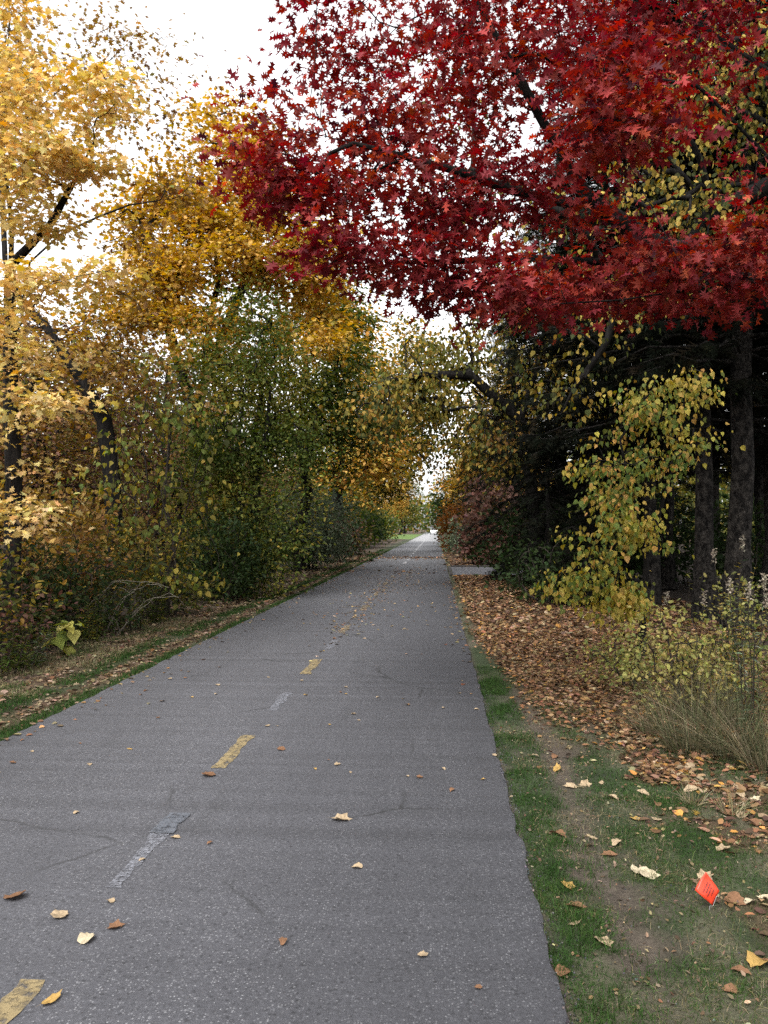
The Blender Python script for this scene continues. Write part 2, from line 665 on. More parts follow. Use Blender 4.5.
def litter_amt(x, y):
    p = np.c_[x, y]
    n = vnoise(p, 0.5, 11) * 0.6 + vnoise(p, 0.17, 12) * 0.4
    # right of the path: a deep drift of leaves from 7 m on, thin before
    far_r = smooth(5.6, 8.2, y + 1.3 * np.clip(x - 1.2, 0, 1.4) + 1.4 * (n - 0.5))
    edge_r = smooth(RR_ + 0.0, RR_ + 0.35, x - 0.25 * smooth(13, 8, y))
    near_patch = smooth(0.55, 0.75, n + 0.35 * np.exp(-((x - 1.75) / 0.5) ** 2 - ((y - 4.9) / 0.8) ** 2) + 0.3 * smooth(2.4, 3.2, x))
    right = np.where(x > RR_, np.maximum(far_r * edge_r, 0.8 * near_patch * smooth(1.0, 1.5, x)), 0)
    right = np.maximum(right, np.where(x > 3.2, 0.8, 0))
    d = RL - x
    band = np.exp(-((d - 0.32 - 0.12 * (n - .5)) / 0.13) ** 2) + 1.0 * np.exp(-((d - 0.95) / 0.28) ** 2)
    left = np.where(x < RL, np.clip(band * (0.35 + 1.2 * n), 0, 1) * smooth(70, 40, y), 0)
    left = np.maximum(left, np.where(d > 1.25, 0.5, 0))
    return np.clip(right + left, 0, 1)


def dirt_amt(x, y):
    p = np.c_[x, y]
    n = vnoise(p, 0.4, 21) * 0.5 + vnoise(p, 0.12, 22) * 0.3 + vnoise(p, 0.9, 23) * 0.2
    track = np.exp(-((x - 0.80 - 0.05 * np.sin(y * 1.3)) / (0.1 + 0.05 * vnoise(p, 0.8, 27))) ** 2) * smooth(9.5, 7.5, y) * (0.45 + 0.55 * smooth(3.2, 4.6, y))
    patches = smooth(0.6, 0.75, n) * np.where(x > RR_, 0.6, 0.5)
    edge = np.exp(-((x - RR_) / 0.035) ** 2) * 0.8 + np.exp(-((x - RL) / 0.03) ** 2) * 0.6
    dl = RL - x
    left = np.where(x < RL, np.exp(-((dl - 1.05) / 0.3) ** 2) * 0.8 + smooth(1.3, 1.6, dl) * 0.9, 0)
    right = np.where(x > 2.9, smooth(2.9, 3.6, x), 0)
    return np.clip(track * (0.55 + n) + patches + edge + left + right, 0, 1)


def ground_z(x, y):
    p = np.c_[x, y]
    off = np.where(x > RR_, x - RR_, np.where(x < RL, RL - x, 0))
    base = -0.03 * np.ones_like(x)
    rough = (vnoise(p, 0.35, 31) - 0.5) * 0.035 + (vnoise(p, 1.4, 32) - 0.5) * 0.08
    z = base + rough * smooth(0.05, 0.7, off)
    z = z - 0.012 * np.exp(-((x - 0.80) / 0.13) ** 2) * smooth(9.5, 7.5, y)
    inside = (x > RL) & (x < RR_)
    return np.where(inside, -0.06, z)


def grid_axis(segments):
    a = []
    for lo, hi, st in segments:
        a.append(np.arange(lo, hi - 1e-6, st))
    a.append([segments[-1][1]])
    return np.concatenate(a)


def build_ground():
    xs = grid_axis([(-700, -100, 100), (-100, -20, 10), (-20, -6.4, 0.8), (-6.4, RL - 0.001, 0.06), (RL - 0.001, RL + 0.02, 0.021), (RL + 0.02, RR_ - 0.02, 0.9),
                    (RR_ - 0.02, RR_ + 0.001, 0.021), (RR_ + 0.001, 3.6, 0.045), (3.6, 6, 0.2), (6, 20, 0.8), (20, 100, 10), (100, 700, 100)])
    ys = grid_axis([(-60, -4, 4), (-4, 1.6, 0.4), (1.6, 9, 0.045), (9, 20, 0.12), (20, 50, 0.6), (50, 120, 3), (120, 400, 20), (400, 1200, 100)])
    X, Y = np.meshgrid(xs, ys)
    x, y = X.ravel(), Y.ravel()
    z = ground_z(x, y)
    far = smooth(20, 60, np.abs(x + 1.4)) + smooth(100, 200, y)
    z = np.where(far > 0.5, -0.03, z)
    nx, ny = len(xs), len(ys)
    i = (np.arange(ny - 1)[:, None] * nx + np.arange(nx - 1)[None]).ravel()
    q = np.stack([i, i + 1, i + nx + 1, i + nx], 1)
    p = np.c_[x, y]
    li, di = litter_amt(x, y), dirt_amt(x, y)
    n1, n2 = vnoise(p, 0.22, 41), vnoise(p, 0.06, 42)
    grass = np.array([0.034, 0.046, 0.021]) * (0.7 + 0.6 * n1[:, None])
    tan = np.array([0.1, 0.088, 0.06])
    soil = np.array([0.07, 0.057, 0.044]) * (0.7 + 0.6 * n2[:, None])
    grass = grass + (tan - grass) * (smooth(0.55, 0.75, n1 * 0.5 + vnoise(p, 0.6, 43) * 0.5) * 0.6)[:, None]
    lit = np.array([0.08, 0.045, 0.028]) * (0.6 + 0.8 * n2[:, None])
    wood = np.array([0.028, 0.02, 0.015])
    c = grass * (1 - di[:, None]) + soil * di[:, None]
    c = c * (1 - 0.85 * li[:, None]) + lit * 0.85 * li[:, None]
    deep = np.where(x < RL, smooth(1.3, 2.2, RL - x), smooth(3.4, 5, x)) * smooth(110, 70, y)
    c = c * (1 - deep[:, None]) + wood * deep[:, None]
    lawn = np.where((x < RL - 0.3) & (x > -16) & (y > 118) & (y < 210), 1.0, 0)
    c = c * (1 - lawn[:, None]) + np.array([0.08, 0.13, 0.03]) * lawn[:, None]
    m, n, l, b = material('ground')
    at = n.new('ShaderNodeAttribute')
    at.attribute_name = 'tint'
    tc = n.new('ShaderNodeTexCoord')
    ns = n.new('ShaderNodeTexNoise')
    ns.inputs['Scale'].default_value = 55
    ns.inputs['Detail'].default_value = 8
    ns.inputs['Roughness'].default_value = 0.75
    mr = n.new('ShaderNodeMapRange')
    mr.inputs['From Min'].default_value = 0.3
    mr.inputs['From Max'].default_value = 0.7
    mr.inputs['To Min'].default_value = 0.55
    mr.inputs['To Max'].default_value = 1.45
    vm = n.new('ShaderNodeVectorMath')
    vm.operation = 'SCALE'
    l.new(tc.outputs['Object'], ns.inputs['Vector'])
    l.new(ns.outputs['Fac'], mr.inputs['Value'])
    l.new(at.outputs['Color'], vm.inputs[0])
    l.new(mr.outputs['Result'], vm.inputs['Scale'])
    l.new(vm.outputs['Vector'], b.inputs['Base Color'])
    b.inputs['Roughness'].default_value = 0.95
    b.inputs['Specular IOR Level'].default_value = 0.2
    bp = n.new('ShaderNodeBump')
    bp.inputs['Strength'].default_value = 0.7
    bp.inputs['Distance'].default_value = 0.02
    l.new(ns.outputs['Fac'], bp.inputs['Height'])
    l.new(bp.outputs['Normal'], b.inputs['Normal'])
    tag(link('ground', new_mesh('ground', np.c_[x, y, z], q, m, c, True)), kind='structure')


build_ground()


# ------------------------------------------------------------------ path
def asphalt_material(name, base, light, speck=1.0, centre_wear=True):
    m, n, l, b = material(name)
    tc = n.new('ShaderNodeTexCoord')

    lane = n.new('ShaderNodeMapping')                    # wear runs along the path
    lane.inputs['Scale'].default_value = (1.0, 0.22, 1.0)
    l.new(tc.outputs['Object'], lane.inputs['Vector'])

    def noise(scale, detail=4, rough=0.6):
        x = n.new('ShaderNodeTexNoise')
        x.inputs['Scale'].default_value = scale
        x.inputs['Detail'].default_value = detail
        x.inputs['Roughness'].default_value = rough
        l.new(lane.outputs['Vector'] if 0.5 < scale < 10 and scale not in (3.0, 0.8) else tc.outputs['Object'], x.inputs['Vector'])
        return x

    def rng_(src, a, b_, c, d):
        x = n.new('ShaderNodeMapRange')
        for k, v in zip(('From Min', 'From Max', 'To Min', 'To Max'), (a, b_, c, d)):
            x.inputs[k].default_value = v
        l.new(src, x.inputs['Value'])
        return x.outputs['Result']

    def mul(a, b_):
        x = n.new('ShaderNodeMath')
        x.operation = 'MULTIPLY'
        for k, v in enumerate((a, b_)):
            if isinstance(v, float):
                x.inputs[k].default_value = v
            else:
                l.new(v, x.inputs[k])
        return x.outputs[0]

    big = rng_(noise(0.55, 5).outputs['Fac'], 0.3, 0.7, 0.93, 1.07)
    mid = rng_(noise(5.0, 6, 0.7).outputs['Fac'], 0.3, 0.7, 0.92, 1.08)
    fine = rng_(noise(52.0, 5, 0.85).outputs['Fac'], 0.3, 0.7, 0.62, 1.38)
    v = mul(mul(big, mid), fine)
    # pale stone chips
    vo = n.new('ShaderNodeTexVoronoi')
    vo.inputs['Scale'].default_value = 95.0
    vo.inputs['Randomness'].default_value = 1.0
    l.new(tc.outputs['Object'], vo.inputs['Vector'])
    sep = n.new('ShaderNodeSeparateColor')
    l.new(vo.outputs['Color'], sep.inputs[0])
    pick = rng_(sep.outputs[0], 0.6, 0.95, 0.0, 1.0)
    core = rng_(vo.outputs['Distance'], 0.42, 0.3, 0.0, 1.0)
    amt = rng_(noise(1.3, 3).outputs['Fac'], 0.35, 0.65, 0.35, 1.0)
    chip = mul(mul(mul(pick, core), amt), float(speck))
    vo2 = n.new('ShaderNodeTexVoronoi')
    vo2.inputs['Scale'].default_value = 48.0
    l.new(tc.outputs['Object'], vo2.inputs['Vector'])
    sep2 = n.new('ShaderNodeSeparateColor')
    l.new(vo2.outputs['Color'], sep2.inputs[0])
    chip2 = mul(mul(mul(rng_(sep2.outputs[1], 0.75, 1.0, 0.0, 0.75), rng_(vo2.outputs["Distance"], 0.36, 0.2, 0.0, 1.0)), amt), 0.7 * float(speck))
    chmax = n.new('ShaderNodeMath')
    chmax.operation = 'MAXIMUM'
    l.new(chip, chmax.inputs[0])
    l.new(chip2, chmax.inputs[1])
    chip = chmax.outputs[0]
    pit = mul(rng_(sep2.outputs[2], 0.6, 1.0, 0.0, 0.6), rng_(vo2.outputs['Distance'], 0.5, 0.2, 0.0, 1.0))
    inv = rng_(pit, 0.0, 1.0, 1.0, 0.3)
    v = mul(v, inv)
    m1 = n.new('ShaderNodeVectorMath')
    m1.operation = 'SCALE'
    m1.inputs[0].default_value = base
    l.new(v, m1.inputs['Scale'])
    mix = n.new('ShaderNodeMixRGB')
    l.new(chip, mix.inputs[0])
    l.new(m1.outputs['Vector'], mix.inputs[1])
    mix.inputs[2].default_value = (*light, 1)
    # cracks
    vc = n.new('ShaderNodeTexVoronoi')
    vc.feature = 'DISTANCE_TO_EDGE'
    vc.inputs['Scale'].default_value = 0.42
    wob = n.new('ShaderNodeMixRGB')
    wob.inputs[0].default_value = 0.12
    l.new(tc.outputs['Object'], wob.inputs[1])
    l.new(noise(3.0, 6, 0.7).outputs['Color'], wob.inputs[2])
    l.new(wob.outputs[0], vc.inputs['Vector'])
    crack = rng_(vc.outputs['Distance'], 0.0, 0.0055, 0.95, 0.0)
    crackm = mul(crack, rng_(noise(0.8, 2).outputs['Fac'], 0.5, 0.6, 0.0, 1.0))
    # damp dark stains
    stain = rng_(noise(1.7, 6, 0.75).outputs['Fac'], 0.6, 0.72, 0.0, 0.5)
    mx = n.new('ShaderNodeMath')
    mx.operation = 'MAXIMUM'
    l.new(crackm, mx.inputs[0])
    l.new(stain, mx.inputs[1])
    mix2 = n.new('ShaderNodeMixRGB')
    l.new(mx.outputs[0], mix2.inputs[0])
    l.new(mix.outputs[0], mix2.inputs[1])
    mix2.inputs[2].default_value = (0.03, 0.03, 0.031, 1)
    l.new(mix2.outputs[0], b.inputs['Base Color'])
    b.inputs['Roughness'].default_value = 0.82
    b.inputs['Specular IOR Level'].default_value = 0.35
    bp = n.new('ShaderNodeBump')
    bp.inputs['Strength'].default_value = 0.5
    bp.inputs['Distance'].default_value = 0.006
    l.new(fine, bp.inputs['Height'])
    l.new(bp.outputs['Normal'], b.inputs['Normal'])
    return m


def ribbon(name, x0f, x1f, ys, z, mat, thick=0.0, wobble=0.0, seed=1, parent=None):
    """a sheet between edges x0f(y), x1f(y); with skirts when thick"""
    rng = np.random.default_rng(seed)
    ys = np.asarray(ys, float)
    w0, w1 = [wobble * (2 * (vnoise(np.c_[ys, ys * 0 + k], 0.18, seed + k) - 0.5) + (vnoise(np.c_[ys, ys * 0 + k], 1.1, seed + k) - 0.5)) for k in (0, 5)]
    w0, w1 = [w + wobble * 1.1 * (vnoise(np.c_[ys, ys * 0 + 3 * k], 0.07, seed + 9 + k) - 0.5) for k, w in enumerate((w0, w1))]
    x0, x1 = x0f(ys) + w0, x1f(ys) + w1
    rows = [np.c_[x0, ys, ys * 0 + z], np.c_[x1, ys, ys * 0 + z]]
    if thick:
        rows = [np.c_[x0 - 0.012, ys, ys * 0 + z - thick]] + rows + [np.c_[x1 + 0.012, ys, ys * 0 + z - thick]]
    V = np.stack(rows, 1)
    n, k = V.shape[:2]
    i = (np.arange(n - 1)[:, None] * k + np.arange(k - 1)[None]).ravel()
    q = np.stack([i, i + 1, i + k + 1, i + k], 1)
    return link(name, new_mesh(name, V.reshape(-1, 3), q, mat), parent)


ASPH = asphalt_material('asphalt', (0.066, 0.066, 0.0735), (0.22, 0.22, 0.23))
ASPH2 = asphalt_material('lighter_lit_asphalt', (0.1, 0.101, 0.109), (0.2, 0.2, 0.212), 0.5)  # lighter pavement stretch, its colour also raised for the open light past the canopy
PALE_LIT = asphalt_material('pale_lit_asphalt', (0.24, 0.24, 0.245), (0.35, 0.35, 0.35), 0.5)  # pale far pavement with the brightness of the open sky put into its colour
const = lambda v: (lambda y: np.full_like(y, v))
pys = np.concatenate([np.arange(-30, 1, 1.0), np.arange(1, 14, 0.03), np.arange(14, 31.1, 0.3)])
road = tag(ribbon('path', const(RL), const(RR_), pys, 0.0, ASPH, 0.12, 0.014, 3), kind='structure')
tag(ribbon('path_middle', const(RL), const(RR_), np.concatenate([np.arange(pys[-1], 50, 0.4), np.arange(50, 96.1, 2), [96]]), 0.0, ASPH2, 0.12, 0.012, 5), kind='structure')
tag(ribbon('path_far', const(RL), const(RR_), np.arange(96, 700, 12.0), 0.0, PALE_LIT, 0.12, 0.0, 4), kind='structure')


def paint_material(name, col, wear_lo, wear_hi, scale=18):
    m, n, l, b = material(name)
    tc = n.new('ShaderNodeTexCoord')
    a = n.new('ShaderNodeTexNoise')
    a.inputs['Scale'].default_value = scale
    a.inputs['Detail'].default_value = 9
    a.inputs['Roughness'].default_value = 0.75
    l.new(tc.outputs['Object'], a.inputs['Vector'])
    mr = n.new('ShaderNodeMapRange')
    mr.inputs['From Min'].default_value = wear_lo
    mr.inputs['From Max'].default_value = wear_hi
    l.new(a.outputs['Fac'], mr.inputs['Value'])
    t2 = n.new('ShaderNodeTexNoise')
    t2.inputs['Scale'].default_value = 90
    l.new(tc.outputs['Object'], t2.inputs['Vector'])
    mc = n.new('ShaderNodeMixRGB')
    mc.inputs[1].default_value = (*[c * 0.7 for c in col], 1)
    mc.inputs[2].default_value = (*[c * 1.15 for c in col], 1)
    l.new(t2.outputs['Fac'], mc.inputs[0])
    l.new(mc.outputs[0], b.inputs['Base Color'])
    b.inputs['Roughness'].default_value = 0.75
    tr = n.new('ShaderNodeBsdfTransparent')
    mx = n.new('ShaderNodeMixShader')
    l.new(mr.outputs['Result'], mx.inputs[0])
    l.new(tr.outputs[0], mx.inputs[1])
    l.new(b.outputs['BSDF'], mx.inputs[2])
    l.new(mx.outputs[0], n['Material Output'].inputs['Surface'])
    return m


YEL = paint_material('yellow_paint', (0.23, 0.175, 0.085), 0.38, 0.54)
YELW = paint_material('worn_yellow_paint', (0.22, 0.17, 0.1), 0.4, 0.6)
WHT = paint_material('worn_white_paint', (0.19, 0.195, 0.22), 0.42, 0.6, 40)
WHTF = paint_material('white_paint', (0.34, 0.34, 0.35), 0.3, 0.5, 12)
GRP = paint_material('grey_cover_paint', (0.09, 0.098, 0.115), 0.36, 0.52, 20)
CX = -1.44
for y0, y1, w, mt, nm in [(1.9, 2.79, 0.1, YEL, 'yellow_dash'), (5.3, 6.15, 0.095, YEL, 'yellow_dash'), (8.75, 9.75, 0.105, YEL, 'yellow_dash'), (12.2, 13.2, 0.1, YELW, 'yellow_dash'),
                          (15.6, 16.6, 0.1, YELW, 'yellow_dash'), (19.0, 20.0, 0.1, YELW, 'yellow_dash'), (22.5, 23.5, 0.1, YELW, 'yellow_dash'), (26, 27, 0.1, YELW, 'yellow_dash'),
                          (3.52, 4.18, 0.08, WHT, 'worn_white_line'), (4.15, 4.45, 0.1, GRP, 'grey_paint_patch'), (7.0, 7.75, 0.09, WHT, 'worn_white_line'), (10.6, 11.4, 0.09, WHT, 'worn_white_line')] + \
        [(y, y + 2.2, 0.12, WHTF, 'worn_white_line') for y in np.arange(36, 94, 4.4)]:
    ribbon(nm, const(CX - w / 2), const(CX + w / 2), np.linspace(y0, y1, 24), 0.004 if nm != 'grey_paint_patch' else 0.008, mt, 0, 0.02, int(y0 * 7), road)

# side path joining from the right, with the dark timber edging along its far side
tag(ribbon('side_path', lambda y: RR_ + 0.16 + 0 * y, lambda y: 4.6 + 0 * y, np.linspace(27.5, 33.0, 12), 0.01, ASPH, 0.1, 0.02, 9), kind='structure')


def box_arrays(c, s, rot=None):
    v = np.array([[x, y, z] for x in (-.5, .5) for y in (-.5, .5) for z in (-.5, .5)]) * np.asarray(s)
    if rot is not None:
        v = v @ np.array(rot).T
    q = np.array([[0, 1, 3, 2], [4, 6, 7, 5], [0, 4, 5, 1], [2, 3, 7, 6], [0, 2, 6, 4], [1, 5, 7, 3]])
    return v + np.asarray(c), q


def bevel_obj(o, w=0.01, seg=2):
    md = o.modifiers.new('bevel', 'BEVEL')
    md.width = w
    md.segments = seg
    return o


DARKWOOD = plain('dark_timber', (0.03, 0.026, 0.024), 0.9)
A = Acc()
A.add(*box_arrays((2.6, 33.25, 0.01), (4.0, 0.12, 0.12)))
o = bevel_obj(tag(link('timber_edging', A.mesh('timber_edging', DARKWOOD)), 'long dark timber edging along the far side of the side path', 'edging'))
A = Acc()
A.add(*box_arrays((RR_ + 0.085, 30.2, 0.0), (0.08, 5.2, 0.09)))
o = bevel_obj(tag(link('kerb', A.mesh('kerb', DARKWOOD)), 'short dark kerb where the side path meets the main path', 'kerb'))

# ================================================================== grass and leaf litter
rng = np.random.default_rng(5)


def scatter(n, x0, x1, y0, y1, dens, near_power=1.0):
    x = rng.uniform(x0, x1, n)
    y = y0 + (y1 - y0) * rng.random(n) ** near_power
    keep = rng.random(n) < dens(x, y)
    return x[keep], y[keep]


def grass_blades(x, y, h, w, pal, lean=0.5):
    n = len(x)
    z = ground_z(x, y)
    p = np.c_[x, y, z - 0.005]
    az = rng.uniform(0, 2 * math.pi, n)
    ln = np.abs(rng.normal(0, lean, n))
    d = np.c_[np.cos(az) * ln, np.sin(az) * ln, np.ones(n)]
    d = unit(d)
    s = unit(np.c_[-np.sin(az), np.cos(az), np.zeros(n)] + rng.normal(0, 0.5, (n, 3)))
    h = h * (0.5 + rng.random(n))
    w = w * (0.7 + 0.6 * rng.random(n))
    b0, b1 = p - s * w[:, None], p + s * w[:, None]
    mid = p + d * (h * 0.6)[:, None]
    tip = mid + (d + np.c_[np.cos(az), np.sin(az), -0.3 * np.ones(n)] * (0.3 + ln)[:, None]) * (h * 0.35)[:, None]
    m0, m1 = mid - s * w[:, None] * .7, mid + s * w[:, None] * .7
    V = np.stack([b0, b1, m0, m1, tip], 1).reshape(-1, 3)
    i = np.arange(n)[:, None] * 5
    t = np.concatenate([i + [[0, 1, 3]], i + [[0, 3, 2]], i + [[2, 3, 4]]])
    cl = vnoise(np.c_[x, y], 0.3, 77)
    c = np.repeat(palette_pick(rng, n, pal, 0.22, cl), 5, axis=0)
    return V, t, c


A = Acc()
gd = lambda x, y: np.clip((1 - 1.05 * dirt_amt(x, y)) * (1 - 0.8 * litter_amt(x, y)) * (0.25 + 0.75 * smooth(0.3, 0.6, vnoise(np.c_[x, y], 0.33, 50))), 0, 1)
A.add(*grass_blades(*scatter(120000, RR_ - 0.01, 3.0, 2.0, 5.0, gd, 1.0), 0.026, 0.0013, TURF, 1.0))
A.add(*grass_blades(*scatter(60000, RR_ - 0.01, 3.4, 4.8, 9.5, gd), 0.03, 0.0018, TURF, 0.9))
ed = lambda x, y: np.exp(-((x - 0.60) / 0.12) ** 2) * (1 - 0.8 * litter_amt(x, y)) * smooth(0.38, 0.66, 0.6 * vnoise(np.c_[x, y], 0.3, 51) + 0.4 * vnoise(np.c_[x, y], 0.09, 53))
A.add(*grass_blades(*scatter(60000, RR_ - 0.015, 0.86, 2.0, 9.5, ed, 1.2), 0.04, 0.0015, TURF[:2], 0.8))
el = lambda x, y: (np.exp(-((RL - x - 0.1) / 0.09) ** 2) + np.exp(-((RL - x - 0.62) / 0.12) ** 2)) * smooth(0.15, 0.4, vnoise(np.c_[x, y], 0.5, 52)) * 1.3
A.add(*grass_blades(*scatter(90000, RL - 1.1, RL + 0.01, 4.5, 24, el, 1.3), 0.05, 0.0028, TURF[:3], 0.8))
A.add(*grass_blades(*scatter(40000, RL - 1.7, RL - 0.6, 4.0, 14, lambda x, y: 0.8 * smooth(0.35, 0.6, vnoise(np.c_[x, y], 0.4, 57))), 0.06, 0.003, TURF[1:] + STRAW, 1.1))
A.add(*grass_blades(*scatter(25000, RL - 1.3, RL, 22, 60, el), 0.08, 0.008, TURF[:3], 0.8))
dl = lambda x, y: smooth(0.4, 0.7, dirt_amt(x, y)) * 0.5
A.add(*grass_blades(*scatter(14000, RR_ + 0.05, 2.6, 2.0, 7.5, dl), 0.03, 0.0011, STRAW, 1.8))
A.add(*grass_blades(*scatter(7000, RR_ - 0.01, 2.8, 2.0, 8, gd), 0.06, 0.0014, TURF, 1.3))
A.add(*grass_blades(*scatter(9000, RR_ - 0.03, RR_ + 0.05, 2.0, 9, lambda x, y: smooth(0.45, 0.6, vnoise(np.c_[x, y], 0.18, 58))), 0.045, 0.0014, TURF, 1.2))
th = lambda x, y: smooth(0.45, 0.62, vnoise(np.c_[x, y], 0.35, 54)) * (1 - 0.7 * litter_amt(x, y))
A.add(*grass_blades(*scatter(40000, RR_ + 0.1, 2.8, 2.0, 6.5, th), 0.03, 0.0012, STRAW, 2.2))
tag(link('grass', A.mesh('grass', GRASS)), 'short patchy green and straw grass along both sides of the path', 'grass', kind='stuff')


def litter_leaves(x, y, shape, size, pal, zlift=0.012, tilt=0.35, on_path=False):
    n = len(x)
    z = np.where((x > RL) & (x < RR_), 0.003, ground_z(x, y)) + zlift * rng.random(n) + 0.002
    az = rng.uniform(0, 2 * math.pi, n)
    ax = np.c_[np.cos(az), np.sin(az), rng.normal(0, tilt * .6, n)]
    nm = np.c_[rng.normal(0, tilt, n), rng.normal(0, tilt, n), np.ones(n)]
    s = size * (0.55 + 0.9 * rng.random(n))
    z = z + 0.3 * s * np.abs(ax[:, 2])
    c = palette_pick(rng, n, pal, 0.25)
    return leaf_arrays(shape, np.c_[x, y, z], ax, nm, s, c)


TANL = [(3, (0.15, 0.105, 0.065)), (3, (0.1, 0.07, 0.045)), (2, (0.2, 0.15, 0.095)), (1.5, (0.26, 0.2, 0.13)), (1, (0.13, 0.07, 0.035))]
A = Acc()
ld = lambda x, y: litter_amt(x, y) ** 1.2
for sh, k in ((HEART, 17000), (OAK, 12000), (OVAL, 17000)):
    A.add(*litter_leaves(*scatter(k, RR_, 4.2, 5.2, 13, ld), sh, 0.046, LITTER))
    A.add(*litter_leaves(*scatter(k // 2, RR_ - 0.02, 5.5, 12, 27.4, ld), sh, 0.075, LITTER, 0.03))
    A.add(*litter_leaves(*scatter(k // 3, RR_, 3.5, 2.0, 6.0, lambda x, y: ld(x, y) * 0.6), sh, 0.05, LITTER))
    A.add(*litter_leaves(*scatter(k // 2, RL - 2.4, RL, 4, 16, lambda x, y: 0.6 * ld(x, y)), sh, 0.055, TANL))
    A.add(*litter_leaves(*scatter(k // 3, RL - 2.5, RL, 16, 50, lambda x, y: 0.6 * ld(x, y)), sh, 0.1, TANL, 0.03))
# a spill of leaves on the path itself, along the centre line and in bands across it
spill = lambda x, y: np.clip(0.9 * np.exp(-((x - CX) / 0.22) ** 2) * smooth(9, 14, y) * smooth(26, 20, y) + 0.35 * np.exp(-((x - CX - 0.2) / 0.9) ** 2) * np.exp(-((y - 24) / 6) ** 2)
                             + 0.9 * np.exp(-((y - 43) / 1.5) ** 2) + 0.8 * np.exp(-((x - RR_) / 0.16) ** 2) * smooth(8, 12, y) * smooth(27, 24, y) + 0.35 * np.exp(-((x - RL) / 0.25) ** 2)
                             + 0.03 * smooth(5, 9, y) * smooth(34, 26, y) * smooth(0.4, 0.7, vnoise(np.c_[x, y], 1.5, 61)) * 2, 0, 1)
A.add(*litter_leaves(*scatter(7000, RL, RR_, 5, 30, spill), HEART, 0.048, TANL + LITTER[:1] + [(2, (0.3, 0.2, 0.09))], 0.004, 0.2))
A.add(*litter_leaves(*scatter(6000, RR_ + 0.02, 3.0, 2.0, 7.0, lambda x, y: 0.25 + 0.4 * vnoise(np.c_[x, y], 0.4, 66)), OVAL, 0.02, TANL, 0.01, 0.6))
A.add(*litter_leaves(*scatter(5000, RL - 1.2, RL + 0.02, 4.0, 16, lambda x, y: 0.4 + 0 * x), OVAL, 0.03, TANL, 0.01, 0.6))
A.add(*litter_leaves(*scatter(500, RR_ + 0.2, 5, 27.4, 33.1, lambda x, y: 0.3 + 0.6 * smooth(2, 4, x)), HEART, 0.1, LITTER, 0.02))
A.add(*litter_leaves(*scatter(2500, RR_, 5, 33.4, 60, lambda x, y: 0.8 + 0 * x), HEART, 0.13, LITTER, 0.03))
A.add(*litter_leaves(*scatter(3500, RL, RR_, 28, 50, spill), OVAL, 0.12, LITTER, 0.004, 0.3))
tag(link('leaf_litter', A.mesh('leaf_litter', LEAF_DRY)), 'drifts of brown and orange fallen leaves on both verges', 'leaf litter', kind='stuff')

# fallen leaves one can count
leaf_kinds = []
lrng = np.random.default_rng(77)
for k in range(6):
    th = np.linspace(0, 2 * math.pi, 19)[:-1]
    lob = (0.0, 0.0, 0.18, 0.05, 0.22, 0.0)[k]
    rad = 0.5 * (1 - 0.12 * np.cos(th)) * (1 + lob * np.cos(6 * th)) * (1 + lrng.normal(0, 0.06, 18))
    rad[0] = 0.62
    wid = (0.8, 0.62, 0.85, 0.95, 0.75, 0.5)[k]
    ring = np.c_[np.cos(th) * rad, np.sin(th) * rad * wid]
    pts = np.vstack([[[0, 0]], ring * 0.55, ring])
    amp = lrng.uniform(0.3, 1.1)
    z = amp * pts[:, 1] ** 2 + lrng.uniform(-0.5, 0.7) * pts[:, 0] ** 2 + 0.25 * lrng.uniform(0, 1) * pts[:, 0] * pts[:, 1] + lrng.normal(0, 0.022, 37)
    z -= z.min()
    v = np.c_[pts, z]
    a = np.arange(18)
    b = (a + 1) % 18
    Fc = np.vstack([np.c_[a * 0, 1 + a, 1 + b], np.c_[1 + a, 19 + a, 19 + b], np.c_[1 + a, 19 + b, 1 + b]])
    q = v[19 + 9]
    sv = np.array([q + [0.02, 0.012, 0.005], q + [0.02, -0.012, 0.005], q + [-0.35, 0.06 * lrng.normal(), 0.03]])
    V = np.vstack([v, sv])
    Fc = np.vstack([Fc, [[37, 38, 39]]])
    for c, cn in [((0.33, 0.25, 0.16), 'tan'), ((0.36, 0.23, 0.075), 'yellow'), ((0.17, 0.092, 0.052), 'brown'), ((0.45, 0.38, 0.26), 'cream')]:
        cc = np.tile(np.array(c), (40, 1)) * (1 + 0.14 * lrng.normal(size=(40, 1)))
        cc[37:] *= 0.6
        leaf_kinds.append((cn, new_mesh('fallen_leaf', V, Fc, LEAF_DRY, np.clip(cc, 0.01, 0.8), True)))


def drop_leaf(x, y, size, colour, label, group, tiltx=0.0, kind=None):
    ks = [m for cn, m in leaf_kinds if cn == colour]
    me = ks[kind if kind is not None else rng.integers(len(ks))]
    o = link('fallen_leaf', me)
    z = 0.004 if RL < x < RR_ else float(ground_z(np.array([x]), np.array([y]))[0]) + 0.006
    o.location = (x, y, z)
    o.scale = (size, size, size)
    o.rotation_euler = (tiltx + rng.normal(0, 0.1), rng.normal(0, 0.1), rng.uniform(0, 6.28))
    return tag(o, label, 'leaf', group)


